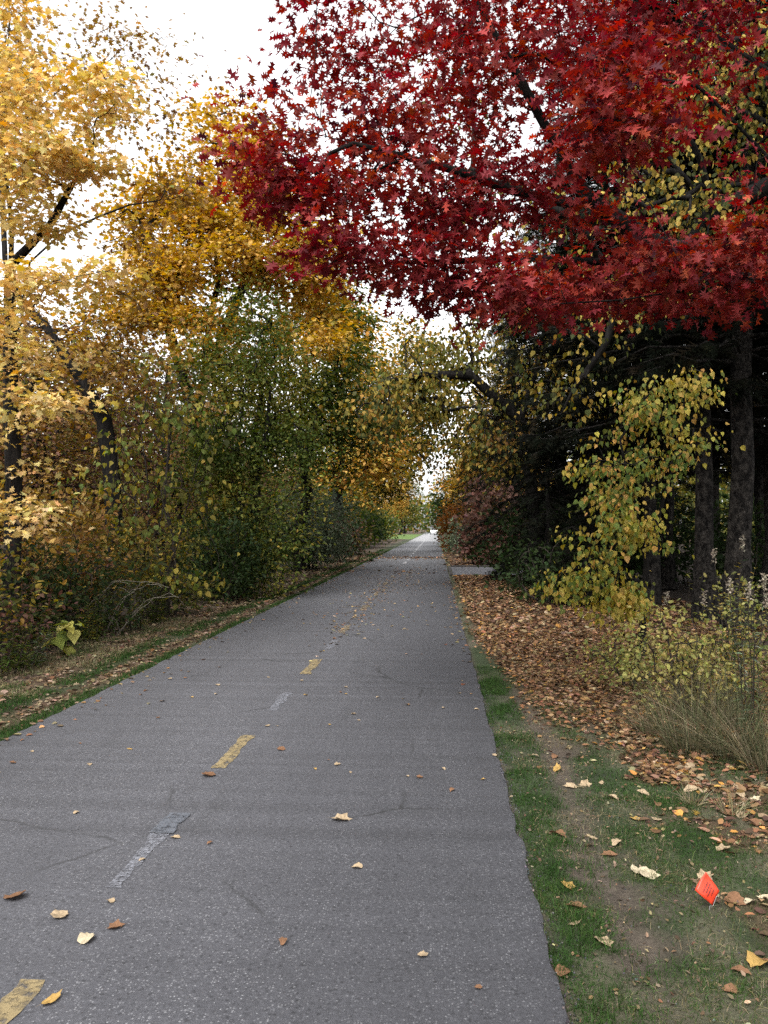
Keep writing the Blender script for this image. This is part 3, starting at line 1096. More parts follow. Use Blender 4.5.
for px, py, s, c, lb in [(342, 820, 0.095, 'tan', 'pale tan leaf lying alone on the asphalt ahead of the other leaves'),
                         (357, 868, 0.05, 'tan', 'small tan leaf on the asphalt just below the pale tan leaf'),
                         (283, 943, 0.05, 'brown', 'orange brown leaf on a dark spot of the asphalt'),
                         (87, 940, 0.075, 'cream', 'broad cream leaf on the asphalt above the nearest yellow dash'),
                         (60, 917, 0.07, 'tan', 'narrow pale leaf on the asphalt near the left frame edge'),
                         (115, 928, 0.06, 'brown', 'curled brown leaf beside the broad cream leaf on asphalt'),
                         (52, 1001, 0.075, 'yellow', 'yellowish leaf on the asphalt right beside the nearest yellow dash'),
                         (14, 898, 0.09, 'brown', 'greyish brown lobed leaf on the asphalt at the left frame edge'),
                         (423, 956, 0.04, 'tan', 'tiny tan leaf on bare asphalt low in the middle'),
                         (452, 791, 0.05, 'brown', 'small red brown leaf on asphalt towards the grass edge'),
                         (110, 902, 0.04, 'tan', 'tiny tan leaf at the end of the worn white line'),
                         (208, 776, 0.09, 'brown', 'brown leaf touching the lower end of the second yellow dash'),
                         (175, 838, 0.05, 'tan', 'little tan leaf beside the grey paint patch'),
                         (281, 750, 0.06, 'brown', 'brown leaf on the asphalt right of the second yellow dash'),
                         (568, 881, 0.075, 'yellow', 'bright yellow leaf standing in the grass edge beside the asphalt'),
                         (564, 966, 0.07, 'brown', 'orange brown leaf on the very edge of the asphalt'),
                         (558, 830, 0.085, 'brown', 'curled brown leaf on the dirt track by the grass edge'),
                         (592, 833, 0.06, 'tan', 'tan leaf on the dirt track right of the curled brown leaf'),
                         (608, 850, 0.07, 'brown', 'brown leaf in grass above the pair of cream leaves'),
                         (635, 814, 0.06, 'yellow', 'small orange yellow leaf alone in the green grass'),
                         (636, 867, 0.08, 'cream', 'left one of two big cream leaves lying in the grass'),
                         (648, 870, 0.09, 'cream', 'right one of two big cream leaves lying in the grass'),
                         (557, 762, 0.11, 'yellow', 'big yellow leaf on the upper end of the dirt track'),
                         (570, 780, 0.08, 'tan', 'tan leaf on the dirt track below the big yellow leaf'),
                         (763, 760, 0.2, 'brown', 'largest fallen leaf, pinkish brown, at the right frame edge'),
                         (575, 918, 0.05, 'tan', 'small cream leaf in the edge grass under the bright yellow leaf'),
                         (757, 957, 0.1, 'yellow', 'green and yellow leaf below the orange flag at the right'),
                         (741, 968, 0.06, 'brown', 'curled brown leaf next to the green and yellow leaf')]:
    g = G(px, py)
    drop_leaf(g[0], g[1], s, c, lb, 'fallen leaves')
n = 0
while n < 46:
    x, y = rng.uniform(RL, RR_), rng.uniform(2.3, 9)
    if rng.random() > 0.25 + 0.5 * (y > 5):
        continue
    drop_leaf(x, y, rng.uniform(0.02, 0.048), ('tan', 'brown', 'tan', 'yellow')[rng.integers(4)], 'little dry leaf lying flat on the grey asphalt path', 'small leaves on the asphalt')
    n += 1
n = 0
while n < 190:
    x, y = rng.uniform(RR_ + 0.1, 3.0), rng.uniform(2.5, 6.6)
    if rng.random() > 0.12 + litter_amt(np.array([x]), np.array([y]))[0]:
        continue
    drop_leaf(x, y, rng.uniform(0.045, 0.085), ('tan', 'brown', 'brown', 'tan', 'tan', 'cream')[rng.integers(6)], 'dry curled leaf lying in the grass right of the path', 'leaves in the right verge', rng.normal(0, 0.4))
    n += 1

# ================================================================== CONIFERS


def conifer(name, label, base, height, z0, r0, reach, seed, bark=None, group=None, whorl=0.42, per=5, droop=0.35, lean=(0, 0), spray=0.32, dens=1.5):
    rng = np.random.default_rng(seed)
    root = empty(name, base, label, 'conifer', group)
    zz = np.linspace(0, height, 14)
    tr = np.c_[zz / height * lean[0] * height, zz / height * lean[1] * height, zz]
    tr[1:, :2] += rng.normal(0, 0.03, (13, 2))
    rr = r0 * (1 - zz / height) ** 0.8 + 0.015
    rr *= 1 + 0.45 * np.exp(-zz / 0.3)
    pos, chains = [tr], [(np.arange(14), rr)]
    n0 = 14
    sp, sa, sn, ss = [], [], [], []
    z = z0
    while z < height * 0.98:
        f = (z - z0) / (height - z0)
        L = reach * (1 - f) ** 0.75 * (0.65 + 0.35 * min(1, 3 * f + 0.35))
        for k in range(per):
            az = rng.uniform(0, 2 * math.pi)
            l = L * rng.uniform(0.65, 1.15) + 0.1
            m = 6
            t = np.linspace(0, 1, m)
            ctr = np.array([np.interp(z, zz, tr[:, 0]), np.interp(z, zz, tr[:, 1]), z + rng.uniform(-.15, .15)])
            d = np.array([math.cos(az), math.sin(az), 0])
            p = ctr + d * (l * t)[:, None] + np.array([0, 0, 1]) * (l * (0.12 * t - droop * t ** 2 + 0.1 * t ** 3))[:, None]
            p[1:] += rng.normal(0, 0.03 * l, (m - 1, 3))
            pos.append(p)
            chains.append((np.arange(n0, n0 + m), np.linspace(0.012 + 0.012 * l, 0.004, m)))
            n0 += m
            ns = int(max(4, l * 10 * dens))
            u = rng.random(ns) ** 0.7 * 0.9 + 0.1
            q = np.stack([np.interp(u, t, p[:, j]) for j in range(3)], 1)
            side = np.array([-d[1], d[0], 0])
            sgn = rng.choice([-1, 1], ns)[:, None]
            a = d * rng.uniform(0.2, 1.0, (ns, 1)) + side * sgn * rng.uniform(0.2, 1.1, (ns, 1)) + np.array([0, 0, -1]) * rng.uniform(0.1, 0.9, (ns, 1))
            sp.append(q)
            sa.append(a)
            sn.append(np.array([0, 0, 1]) + rng.normal(0, 0.45, (ns, 3)))
            ss.append(spray * rng.uniform(0.6, 1.5, ns) * (0.5 + 0.5 * min(1, l)))
        z += whorl * rng.uniform(0.7, 1.3)
    A = Acc()
    v, q = tubes(chains[:1], np.concatenate(pos), None, 12)
    A.add(v, q)
    v, q = tubes(chains[1:], np.concatenate(pos), None, 4)
    A.add(v, q)
    link('trunk', A.mesh('trunk', bark or BARK, True), root)
    p = np.concatenate(sp)
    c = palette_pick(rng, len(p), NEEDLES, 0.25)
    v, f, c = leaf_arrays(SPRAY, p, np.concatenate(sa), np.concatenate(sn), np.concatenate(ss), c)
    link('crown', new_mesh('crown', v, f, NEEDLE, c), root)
    return root


CG = 'dark conifers right of the path'


def X(px, Y):
    return P(px, 528, Y)[0]


pine_a = conifer('pine_tree', 'conifer with a mottled grey trunk right behind the yellow leaved sapling', (X(704, 14.5), 14.5, -0.03), 16, 3.4, 0.155, 3.6, 101, BARK_GREY, CG, whorl=0.3, per=6, lean=(0.0, 0.0))
pine_b = conifer('pine_tree', 'thicker conifer with patchy grey bark leaning right at the right frame edge', (X(736, 13.2), 13.2, -0.03), 17, 4.4, 0.18, 3.4, 102, BARK_GREY, CG, whorl=0.3, per=6, lean=(0.03, 0.0))
spr_a = conifer('spruce_tree', 'dark spruce whose skirt reaches the ground beside the leaf drift', (X(560, 25), 25, -0.03), 15, 0.5, 0.2, 3.2, 103, BARK, CG, whorl=0.34, per=7, droop=0.5)
for px, Y, s, rz, src, lb in [(607, 20.5, 1.0, 1.0, pine_a, 'dark conifer in deep shade left of the mottled grey trunk'),
                              (650, 17.5, 0.95, 2.2, pine_a, 'slim dark conifer trunk seen through the yellow sapling'),
                              (668, 22, 1.05, 4.0, pine_a, 'dark conifer trunk set back left of the grey trunk'),
                              (770, 16.5, 1.0, 5.1, pine_b, 'dark conifer just past the right frame edge trunk'),
                              (760, 24, 1.0, 0.7, pine_a, 'dark conifer far back between the two big trunks and frame edge'),
                              (830, 21, 1.1, 3.3, pine_b, 'tall conifer out of sight to the right, its boughs above the trunks'),
                              (715, 30, 1.1, 2.9, pine_a, 'rearmost dark conifer behind the grey trunk'),
                              (840, 32, 1.2, 1.9, pine_b, 'rear conifer at the far right of the dark stand')]:
    copy_tree(src, (X(px, Y), Y, -0.03), lb, CG, rz, s)
for px, Y, s, rz, lb in [(515, 37.5, 0.95, 1.1, 'dark spruce behind the rust leaved shrub'), (585, 34, 1.1, 2.3, 'dense dark spruce across the side path'),
                         (640, 38, 1.2, 3.6, 'dark spruce at the back of the stand'), (480, 62, 0.8, 5.0, 'far dark spruce beside the path, past the side path'),
                         (548, 19.5, 0.36, 4.4, 'young spruce standing low in front of the dark trees'), (590, 17.0, 0.3, 3.0, 'young dark spruce left of the yellow sapling')]:
    copy_tree(spr_a, (X(px, Y), Y, -0.03), lb, CG, rz, s)

# ================================================================== RIGHT SIDE TREES
# scarlet oak overhanging from the right: the trunk stands just outside the frame
tb = np.array([3.75, 6.4, -0.03])
fork = tb + [-0.15, -0.05, 2.9]
stems = [np.array([tb, tb + [0.02, 0, 1.4], fork, fork + [0.2, 0.2, 2.4], fork + [0.25, 0.5, 5.2], fork + [0.1, 0.6, 7.5]]),
         np.array([fork + [0, 0, 0.1], P(768, 157, 6.2), P(709, 96, 6.0), P(697, 86, 5.95), P(637, 76, 5.8), P(560, 40, 5.6), P(470, -30, 5.5)]),
         np.array([fork + [0.05, 0, 0.9], P(790, 85, 6.4), P(700, 25, 6.8), P(640, -40, 7.0)]),
         np.array([fork + [0, 0, -0.5], P(720, 262, 6.6), P(660, 248, 6.9), P(588, 199, 6.9), P(544, 124, 6.8), P(476, 0, 6.6), P(440, -90, 6.5)]),
         np.array([P(588, 201, 6.9), P(576, 205, 6.8), P(510, 190, 6.4), P(460, 172, 6.1), P(380, 150, 5.9), P(300, 130, 5.8)]),
         np.array([P(660, 248, 6.9), P(600, 262, 6.6), P(520, 258, 6.3), P(440, 262, 6.1), P(370, 262, 6.0)]),
         np.array([P(720, 262, 6.6), P(690, 290, 6.0), P(620, 300, 5.6), P(540, 305, 5.4)]),
         np.array([P(637, 76, 5.8), P(610, 130, 5.3), P(645, 195, 5.1), P(680, 262, 5.0)])]
blobs = [B(268, 168, 6.0, 34, 26, 0.4, 22), B(258, 112, 6.1, 22, 36, 0.3, 6), B(325, 215, 6.0, 45, 45, 0.6, 22), B(340, 260, 5.9, 34, 22, 0.4, 14), B(350, 120, 6.0, 50, 50, 0.7, 14),
         B(350, 25, 6.3, 55, 40, 0.9, 17), B(450, 40, 6.3, 80, 60, 1.2, 28), B(420, 170, 6.3, 75, 60, 0.9, 30), B(390, 275, 6.2, 60, 26, 0.6, 20), B(540, 80, 6.2, 90, 85, 1.2, 54), B(470, 250, 6.2, 60, 50, 0.8, 20), B(590, 240, 6.3, 50, 50, 0.7, 22),
         B(510, 230, 6.2, 95, 60, 0.9, 50), B(530, 285, 5.9, 85, 24, 0.6, 26), B(610, 120, 5.3, 50, 70, 0.5, 24), B(630, 190, 5.2, 60, 60, 0.5, 26), B(650, 262, 6.1, 90, 32, 0.8, 44),
         B(735, 268, 6.1, 60, 32, 0.7, 24), B(690, 40, 6.4, 90, 50, 1.0, 20), B(740, 190, 5.6, 50, 50, 0.5, 8), B(600, -30, 6.4, 200, 50, 1.4, 70), B(420, -60, 6.6, 140, 60, 1.3, 40),
         ((3.9, 6.8, 8.6), (2.6, 2.4, 2.2), 90), ((5.2, 7.8, 5.6), (1.6, 2.2, 2.0), 50)]
build_tree('oak_tree', 'scarlet leaved oak reaching over the path from the right', 'tree', tb, stems, blobs, [OAK, OAK_B], 0.084, 38, 0.16, RED,
           r_base=0.15, r_tip=0.0035, seed=11, leafmat=LEAF_RED, gap=0.47, gscale=0.55, step=0.2, arch=0.06, below=0.2, flatz=0.45, lower=0.5, cscale=0.6, tail=0.7, expo=0.8, clear=(0.014, 0.17), smin=0.35, jitter=0.25)

# yellow-green maple behind the oak, upper right
tb = np.array([X(800, 11.0), 10.2, -0.03])
stems = [stem_line(np.random.default_rng(1), tb, tb + [-0.4, 0.4, 9.5], 8, 0.06)]
blobs = [B(690, 130, 10.5, 70, 90, 1.4, 70), B(650, 230, 10.6, 70, 60, 1.0, 34), B(590, 310, 10.4, 40, 30, 0.6, 8), B(730, 30, 11, 80, 80, 1.6, 60), B(560, 385, 10.4, 20, 30, 0.4, 6),
         B(500, 215, 11, 60, 45, 1.0, 14), B(440, 100, 11.5, 40, 40, 1, 6), B(790, 150, 11.0, 60, 120, 1.5, 60)]
build_tree('linden_tree', 'yellow green tree showing behind the scarlet oak leaves at upper right', 'tree', tb, stems, blobs, HEART, 0.066, 24, 0.26, OLIVE + YGREEN[:2],
           r_base=0.2, seed=12, style='hang', gap=0.4, gscale=0.9, step=0.3, below=0.25, lower=0.6)

# hanging yellow-green sapling in front of the dark stand
tb = np.array([X(640, 10.4), 10.4, -0.03])
stems = [np.array([tb, tb + [0.1, 0.1, 1.2], tb + [0.45, 0.15, 2.4], P(690, 372, 10.3)]), np.array([tb + [0.1, 0.1, 1.2], P(620, 440, 10.1), P(655, 385, 10.0)]),
         np.array([tb + [0.03, 0.05, 0.5], P(610, 560, 10.0), P(575, 570, 9.8)])]
blobs = [B(670, 385, 10.2, 42, 20, 0.4, 16), B(630, 420, 10.1, 46, 34, 0.5, 26), B(605, 470, 10.0, 34, 32, 0.45, 18), B(660, 455, 10.1, 26, 22, 0.4, 10), B(618, 515, 10.0, 34, 36, 0.45, 20), B(595, 535, 9.9, 34, 26, 0.45, 14), B(640, 500, 10.1, 30, 24, 0.4, 3), B(705, 435, 10.3, 18, 12, 0.3, 4),
         B(590, 570, 9.9, 46, 26, 0.5, 24), B(645, 545, 10.1, 20, 22, 0.4, 4), B(600, 602, 9.8, 42, 14, 0.4, 16), B(555, 578, 9.8, 14, 10, 0.25, 5)]
build_tree('sapling', 'young tree in front of the dark conifers, draped in hanging yellow and green leaves', 'sapling', tb, stems, blobs, HEART, 0.06, 24, 0.12, YGREEN,
           r_base=0.045, r_tip=0.004, seed=13, style='hang', gap=0.37, smin=0.45, gscale=0.45, step=0.2, arch=0.12, below=0.2, lower=1.4, cscale=0.4, bark=BARK)

# yellow-brown maple hanging over the path from the dark side, farther along
tb = np.array([X(540, 21), 21, -0.03])
stems = [np.array([tb, tb + [-0.2, 0, 2.5], P(520, 420, 21), P(470, 375, 20.5), P(410, 375, 20)]), np.array([P(520, 420, 21), P(545, 340, 21.5), P(540, 250, 22)]),
         np.array([P(520, 420, 21), P(480, 400, 23), P(440, 405, 24)])]
blobs = [B(520, 350, 21, 70, 55, 1.8, 60), B(450, 390, 20.5, 50, 34, 1.4, 40), B(400, 395, 20, 32, 26, 1.0, 24), B(480, 440, 21, 52, 36, 1.5, 42), B(375, 420, 19, 26, 28, 0.8, 14),
         B(545, 270, 22, 60, 60, 1.8, 40), B(430, 350, 21, 34, 26, 1.0, 14), B(425, 415, 21, 26, 26, 1.0, 16), B(395, 365, 20, 26, 24, 1, 8), B(415, 455, 22, 14, 18, 1, 6), B(575, 395, 19.5, 36, 40, 1.2, 20)]
build_tree('maple_tree', 'thin brownish yellow tree leaning out from the dark conifers over the path', 'tree', tb, stems, blobs, HEART, 0.095, 30, 0.38, OLIVE + [(2, (0.28, 0.17, 0.04)), (2, (0.16, 0.09, 0.03))],
           r_base=0.17, seed=14, style='hang', gap=0.42, gscale=1.0, step=0.4, below=0.2, lower=0.6)

# rust shrub, orange shrub and hedge past the side path
GS = 'shrubs along the right edge'


def shrub(name, label, base, h, w, n, shape, size, per, spread, pal, seed, style='loose', group=None, stems_n=7, bark=None, r=0.02, shell=0.4, cat='shrub', depth=None, gap=0.35, lift=0.55, leafmat=None):
    rng = np.random.default_rng(seed)
    base = np.asarray(base, float)
    st = []
    for k in range(stems_n):
        a = rng.uniform(0, 6.28)
        rr = rng.uniform(0.15, 0.75)
        dx = np.array([math.cos(a) * w * rr, math.sin(a) * (depth or w) * rr, h * rng.uniform(0.45, 0.85)])
        b0 = base + np.array([math.cos(a), math.sin(a), 0]) * w * 0.12
        st.append(np.array([b0, b0 + dx * [0.25, 0.25, 0.5], base + dx]))
    blobs = [(base + np.array([0, 0, h * lift]), np.array([w, depth or w, h * (1 - lift) * 1.0]), int(n * 0.6)), (base + np.array([0, 0, h * 0.3]), np.array([w * 0.9, (depth or w) * 0.9, h * 0.3]), int(n * 0.4))]
    return build_tree(name, label, cat, base, st, blobs, shape, size, per, spread, pal, r_base=r, r_tip=0.004, seed=seed, group=group, style=style, gap=gap, gscale=0.8 * max(0.5, h / 4),
                      step=0.3, below=0.5, bark=bark or BARK_TWIG, shell=shell, wood_name='stems', leaf_name='foliage', leafmat=leafmat)


shrub('shrub', 'rust red leaved shrub at the far corner of the side path', (X(496, 34.5), 34.8, -0.03), 3.9, 1.35, 150, HEART, 0.15, 16, 0.3, RUST, 21, group=GS)
shrub('shrub', 'low rust shrub left of the tall rust one, against the path edge', (X(474, 36.5), 36.5, -0.03), 2.6, 0.8, 70, HEART, 0.15, 14, 0.25, ORANGE + RUST, 22, group=GS)
shrub('shrub', 'grey green shrub at the path edge below the orange one', (X(462, 44), 44, -0.03), 2.2, 0.9, 60, OVAL, 0.16, 16, 0.3, SAGE, 23, group=GS)
shrub('shrub', 'narrow orange brown shrub at the path edge far down', (X(451, 56), 56, -0.03), 3.9, 0.65, 90, OVAL, 0.18, 16, 0.3, ORANGE, 24, group=GS, stems_n=4)
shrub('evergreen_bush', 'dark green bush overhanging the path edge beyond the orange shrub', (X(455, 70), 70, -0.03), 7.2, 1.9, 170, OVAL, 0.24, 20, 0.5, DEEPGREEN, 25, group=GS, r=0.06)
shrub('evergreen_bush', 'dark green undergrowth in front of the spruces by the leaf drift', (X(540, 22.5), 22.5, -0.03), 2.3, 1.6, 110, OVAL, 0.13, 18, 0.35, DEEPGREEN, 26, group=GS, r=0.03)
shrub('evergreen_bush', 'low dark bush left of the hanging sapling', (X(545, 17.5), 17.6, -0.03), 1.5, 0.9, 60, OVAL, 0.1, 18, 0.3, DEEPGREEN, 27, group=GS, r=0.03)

# ================================================================== LEFT SIDE TREES
LT = 'trees along the left side'
# bright yellow maple, nearest left
tb = np.array([X(12, 10.5), 10.5, -0.03])
stems = [np.array([tb, P(14, 480, 10.5), P(11, 400, 10.5), P(10, 300, 10.5), P(12, 230, 10.5), P(0, 120, 10.6), P(-10, -40, 10.8)]),
         np.array([P(12, 262, 10.5), P(50, 225, 10.3), P(75, 180, 10.2), P(95, 140, 10.1)]),
         np.array([P(11, 330, 10.5), P(50, 282, 9.6), P(110, 270, 9.0)]),
         np.array([P(11, 420, 10.5), P(30, 400, 9.2), P(70, 395, 8.4)]), np.array([P(14, 520, 10.5), P(30, 500, 9.2), P(80, 500, 8.6)])]
blobs = [B(40, 110, 9.8, 60, 55, 0.9, 42), B(85, 90, 9.6, 40, 30, 0.5, 16), B(20, 190, 9.6, 50, 50, 0.8, 34), B(90, 150, 9.4, 50, 18, 0.5, 18), B(50, 272, 9.2, 75, 15, 0.6, 17), B(-30, 120, 10.2, 70, 130, 1.5, 60),
         B(-10, 330, 9.2, 45, 40, 0.7, 14), B(40, 402, 8.6, 38, 7, 0.3, 5), B(5, 390, 8.8, 22, 22, 0.4, 4), B(45, 505, 9.2, 55, 14, 0.6, 5), B(20, 532, 9.2, 32, 12, 0.5, 3), B(60, 330, 10.5, 60, 50, 1.0, 12), B(30, 450, 10.2, 40, 30, 0.8, 5), B(-20, 0, 10.5, 60, 60, 1.2, 30)]
build_tree('maple_tree', 'bright yellow maple with a straight dark trunk at the left frame edge', 'tree', tb, stems, blobs, MAPLE, 0.078, 38, 0.2, GOLD,
           r_base=0.115, r_tip=0.004, seed=31, group=LT, gap=0.4, gscale=0.7, step=0.25, arch=0.05, below=0.3, flatz=0.32, expo=1.0, smin=0.4)

# dark crooked oak
tb = np.array([X(118, 16), 16, -0.03])
stems = [np.array([tb, P(112, 480, 16), P(104, 420, 16), P(78, 375, 15.8), P(45, 325, 15.6), P(22, 305, 15.5), P(5, 260, 15.5)]),
         np.array([P(104, 420, 16), P(88, 350, 16.2), P(85, 300, 16.4), P(91, 261, 16.5), P(98, 244, 16.5), P(115, 240, 16.4), P(145, 252, 16.2)]),
         np.array([P(22, 305, 15.5), P(30, 262, 15.2), P(61, 234, 15.0), P(98, 217, 15.0), P(129, 205, 15.0), P(176, 198, 15.0), P(200, 192, 15.0)]),
         np.array([P(5, 260, 15.5), P(0, 140, 16), P(10, 20, 16.5)]), np.array([P(0, 140, 16), P(60, 90, 16.2), P(110, 60, 16.5)]),
         np.array([P(78, 375, 15.8), P(120, 330, 15.5), P(160, 318, 15.4)])]
blobs = [B(60, 10, 17, 80, 50, 2, 40), B(120, 60, 16.8, 50, 40, 1.5, 16), B(150, 120, 16.5, 50, 40, 1.5, 20), B(60, 330, 16.5, 60, 40, 1.2, 24), B(140, 265, 16.2, 40, 40, 1.2, 26), B(130, 320, 16, 45, 30, 1, 20),
         B(0, 60, 17, 60, 80, 2, 40), B(185, 80, 16.5, 36, 40, 1.2, 5), B(30, 440, 16.5, 50, 50, 1.2, 30), B(95, 370, 16, 60, 50, 1.2, 36), B(160, 390, 16.3, 50, 40, 1.2, 24), B(190, 180, 15.4, 36, 18, 0.6, 22), B(140, 190, 15.2, 30, 14, 0.5, 6)]
build_tree('oak_tree', 'dark crooked oak with sparse ochre leaves left of the path', 'tree', tb, stems, blobs, OAK, 0.115, 17, 0.3, OCHRE,
           r_base=0.17, r_tip=0.005, seed=32, group=LT, gap=0.44, gscale=0.9, step=0.35, arch=0.1, below=0.3, expo=1.15)

# golden maple
tb = np.array([X(205, 23), 23, -0.03])
stems = [stem_line(np.random.default_rng(3), tb, tb + [0.2, 0, 10.2], 9, 0.07), np.array([tb + [0, 0, 4], P(160, 300, 22), P(140, 220, 22)]), np.array([tb + [0.05, 0, 5], P(245, 280, 22.5), P(270, 200, 22.5)])]
blobs = [B(215, 190, 22.5, 70, 55, 2.2, 150), B(160, 235, 22, 60, 55, 2, 130), B(130, 280, 21.5, 50, 50, 1.6, 70), B(270, 250, 22.5, 60, 70, 2, 130), B(230, 140, 23, 45, 30, 1.5, 40), B(310, 270, 23, 45, 50, 1.6, 60), B(220, 290, 21.5, 70, 50, 1.5, 100), B(230, 340, 20.6, 70, 40, 0.8, 50), B(120, 330, 21.5, 50, 60, 1.6, 40), B(305, 320, 22, 45, 45, 1.4, 46)]
build_tree('maple_tree', 'large golden yellow maple rising behind the green thicket', 'tree', tb, stems, blobs, MAPLE, 0.115, 40, 0.36, GOLD2,
           r_base=0.22, seed=33, group=LT, gap=0.42, gscale=1.3, step=0.45, below=0.4, cscale=2.0)

# green thicket trees
tb = np.array([X(240, 19.5), 19.5, -0.03])
stems = [stem_line(np.random.default_rng(4), tb + [dx, dy, 0], tb + [dx * 4, dy * 3, hh], 6, 0.06) for dx, dy, hh in [(0, 0, 5.6), (-0.2, 0.1, 4.8), (0.2, -0.1, 5.0), (0.1, 0.2, 6)]]
blobs = [B(235, 400, 19.3, 45, 90, 1.5, 120), B(205, 480, 18.8, 36, 80, 1.2, 80), B(270, 480, 19.2, 46, 90, 1.4, 120), B(240, 340, 19.6, 40, 60, 1.2, 70), B(235, 560, 18.6, 50, 34, 1.0, 60), B(290, 400, 20, 34, 60, 1.2, 60)]
build_tree('willow_tree', 'dense green many stemmed tree halfway along the left edge', 'tree', tb, stems, blobs, OVAL, 0.085, 60, 0.38, GREEN + [(1.5, (0.2, 0.19, 0.04)), (1, (0.3, 0.23, 0.05))],
           r_base=0.09, seed=34, group=LT, style='loose', smin=0.4, gap=0.38, gscale=1.0, step=0.4, below=0.4, lower=0.8)

tb = np.array([X(300, 30), 30, -0.03])
stems = [stem_line(np.random.default_rng(5), tb, tb + [0.6, 0, 10.0], 8, 0.06), np.array([tb + [0.1, 0, 4], P(330, 380, 29), P(350, 330, 28)])]
blobs = [B(320, 330, 30, 42, 60, 2.2, 120), B(345, 400, 29, 42, 50, 2, 110), B(310, 430, 29, 45, 60, 2, 100), B(350, 310, 31, 36, 40, 1.6, 60), B(280, 380, 29, 34, 60, 1.6, 60), B(375, 430, 29, 22, 26, 1.2, 30)]
build_tree('maple_tree', 'olive and yellow tree beyond the green thicket, leaning to the path', 'tree', tb, stems, blobs, OVAL, 0.14, 40, 0.45, OLIVE + GREEN + [(2, (0.3, 0.2, 0.04))],
           r_base=0.2, seed=35, group=LT, gap=0.4, gscale=1.3, step=0.5, below=0.4, cscale=1.8)

tb = np.array([X(335, 44), 44, -0.03])
stems = [stem_line(np.random.default_rng(6), tb, tb + [0.6, 0, 12.5], 8, 0.05)]
blobs = [B(350, 340, 44, 32, 50, 3, 110), B(375, 400, 43, 30, 50, 2.5, 110), B(350, 450, 43, 40, 40, 2.5, 90), B(385, 450, 42, 24, 34, 2, 60)]
gold_far = build_tree('maple_tree', 'orange yellow tree past the olive one on the left side', 'tree', tb, stems, blobs, DIAMOND, 0.26, 24, 0.6, GOLD2 + [(2, (0.42, 0.2, 0.04)), (2, (0.2, 0.19, 0.04))],
                      r_base=0.22, seed=36, group=LT, gap=0.38, gscale=1.6, step=0.7, below=0.4, cscale=2.0, min_r=0.01)

tb = np.array([-8.0, 62, -0.03])
stems = [stem_line(np.random.default_rng(7), tb, tb + [0.8, 0, 12], 8, 0.05)]
blobs = [(tb + [0.8, 0, 8.5], np.array([3.6, 3.4, 4.2]), 200), (tb + [0.2, -0.3, 4.6], np.array([3.0, 3.0, 2.6]), 100)]
green_far = build_tree('lime_tree', 'green and yellow tree in the left row, far down the path', 'tree', tb, stems, blobs, DIAMOND, 0.32, 24, 0.7, OLIVE + GREEN,
                       r_base=0.25, seed=37, group=LT, gap=0.36, gscale=1.8, step=0.8, below=0.4, cscale=2.4, min_r=0.012)
tb = np.array([-7.4, 52, -0.03])
stems = [stem_line(np.random.default_rng(9), tb, tb + [2.2, 0, 11.5], 8, 0.05), np.array([tb + [0.6, 0, 4], P(395, 440, 51), P(420, 420, 50)])]
blobs = [B(400, 430, 51, 26, 44, 3, 120), B(420, 380, 50, 22, 40, 2.5, 60), B(385, 480, 51, 24, 24, 2, 60), B(425, 435, 49, 14, 34, 1.5, 26), B(410, 350, 49, 24, 34, 2, 30), B(437, 400, 49, 16, 36, 2, 20)]
build_tree('maple_tree', 'yellow olive tree in the left row arching right over the far path', 'tree', tb, stems, blobs, HEART, 0.2, 30, 0.6, OLIVE + GOLD2[:2],
           r_base=0.22, seed=39, group=LT, gap=0.38, gscale=1.6, step=0.7, below=0.3, cscale=2.0, min_r=0.01)
far_rows = [(-8.0, 76, gold_far, 0.9, 1.0, 'golden tree in the left row after the first green one'), (-9.6, 96, green_far, 0.95, 2.0, 'green tree where the left verge opens to lawn'),
            (-19.0, 118, gold_far, 1.1, 3.0, 'golden tree standing back beyond the lawn'), (-14.5, 150, green_far, 1.0, 4.0, 'green tree on the far side of the lawn'), (-8.5, 190, gold_far, 1.1, 5.0, 'golden tree at the far left end of the path'),
            (-9.0, 230, green_far, 1.2, 0.6, 'last green tree on the left before the vanishing point'),
            (5.6, 50, gold_far, 0.8, 2.2, 'yellow tree right of the path past the dark spruces'), (5.2, 66, gold_far, 0.95, 3.9, 'golden tree leaning in from the right, far down'), (5.0, 86, green_far, 0.95, 5.2, 'green tree on the right behind the dark bush'),
            (6.5, 110, green_far, 1.1, 0.9, 'second green tree of the right row'), (6.8, 140, gold_far, 1.1, 1.7, 'golden tree far down the right row'), (7.5, 185, green_far, 1.2, 2.6, 'last green tree on the right before the vanishing point')]
for x, y, src, s, rz, lb in far_rows:
    copy_tree(src, (x, y, -0.03), lb, 'far trees lining the path', rz, s)

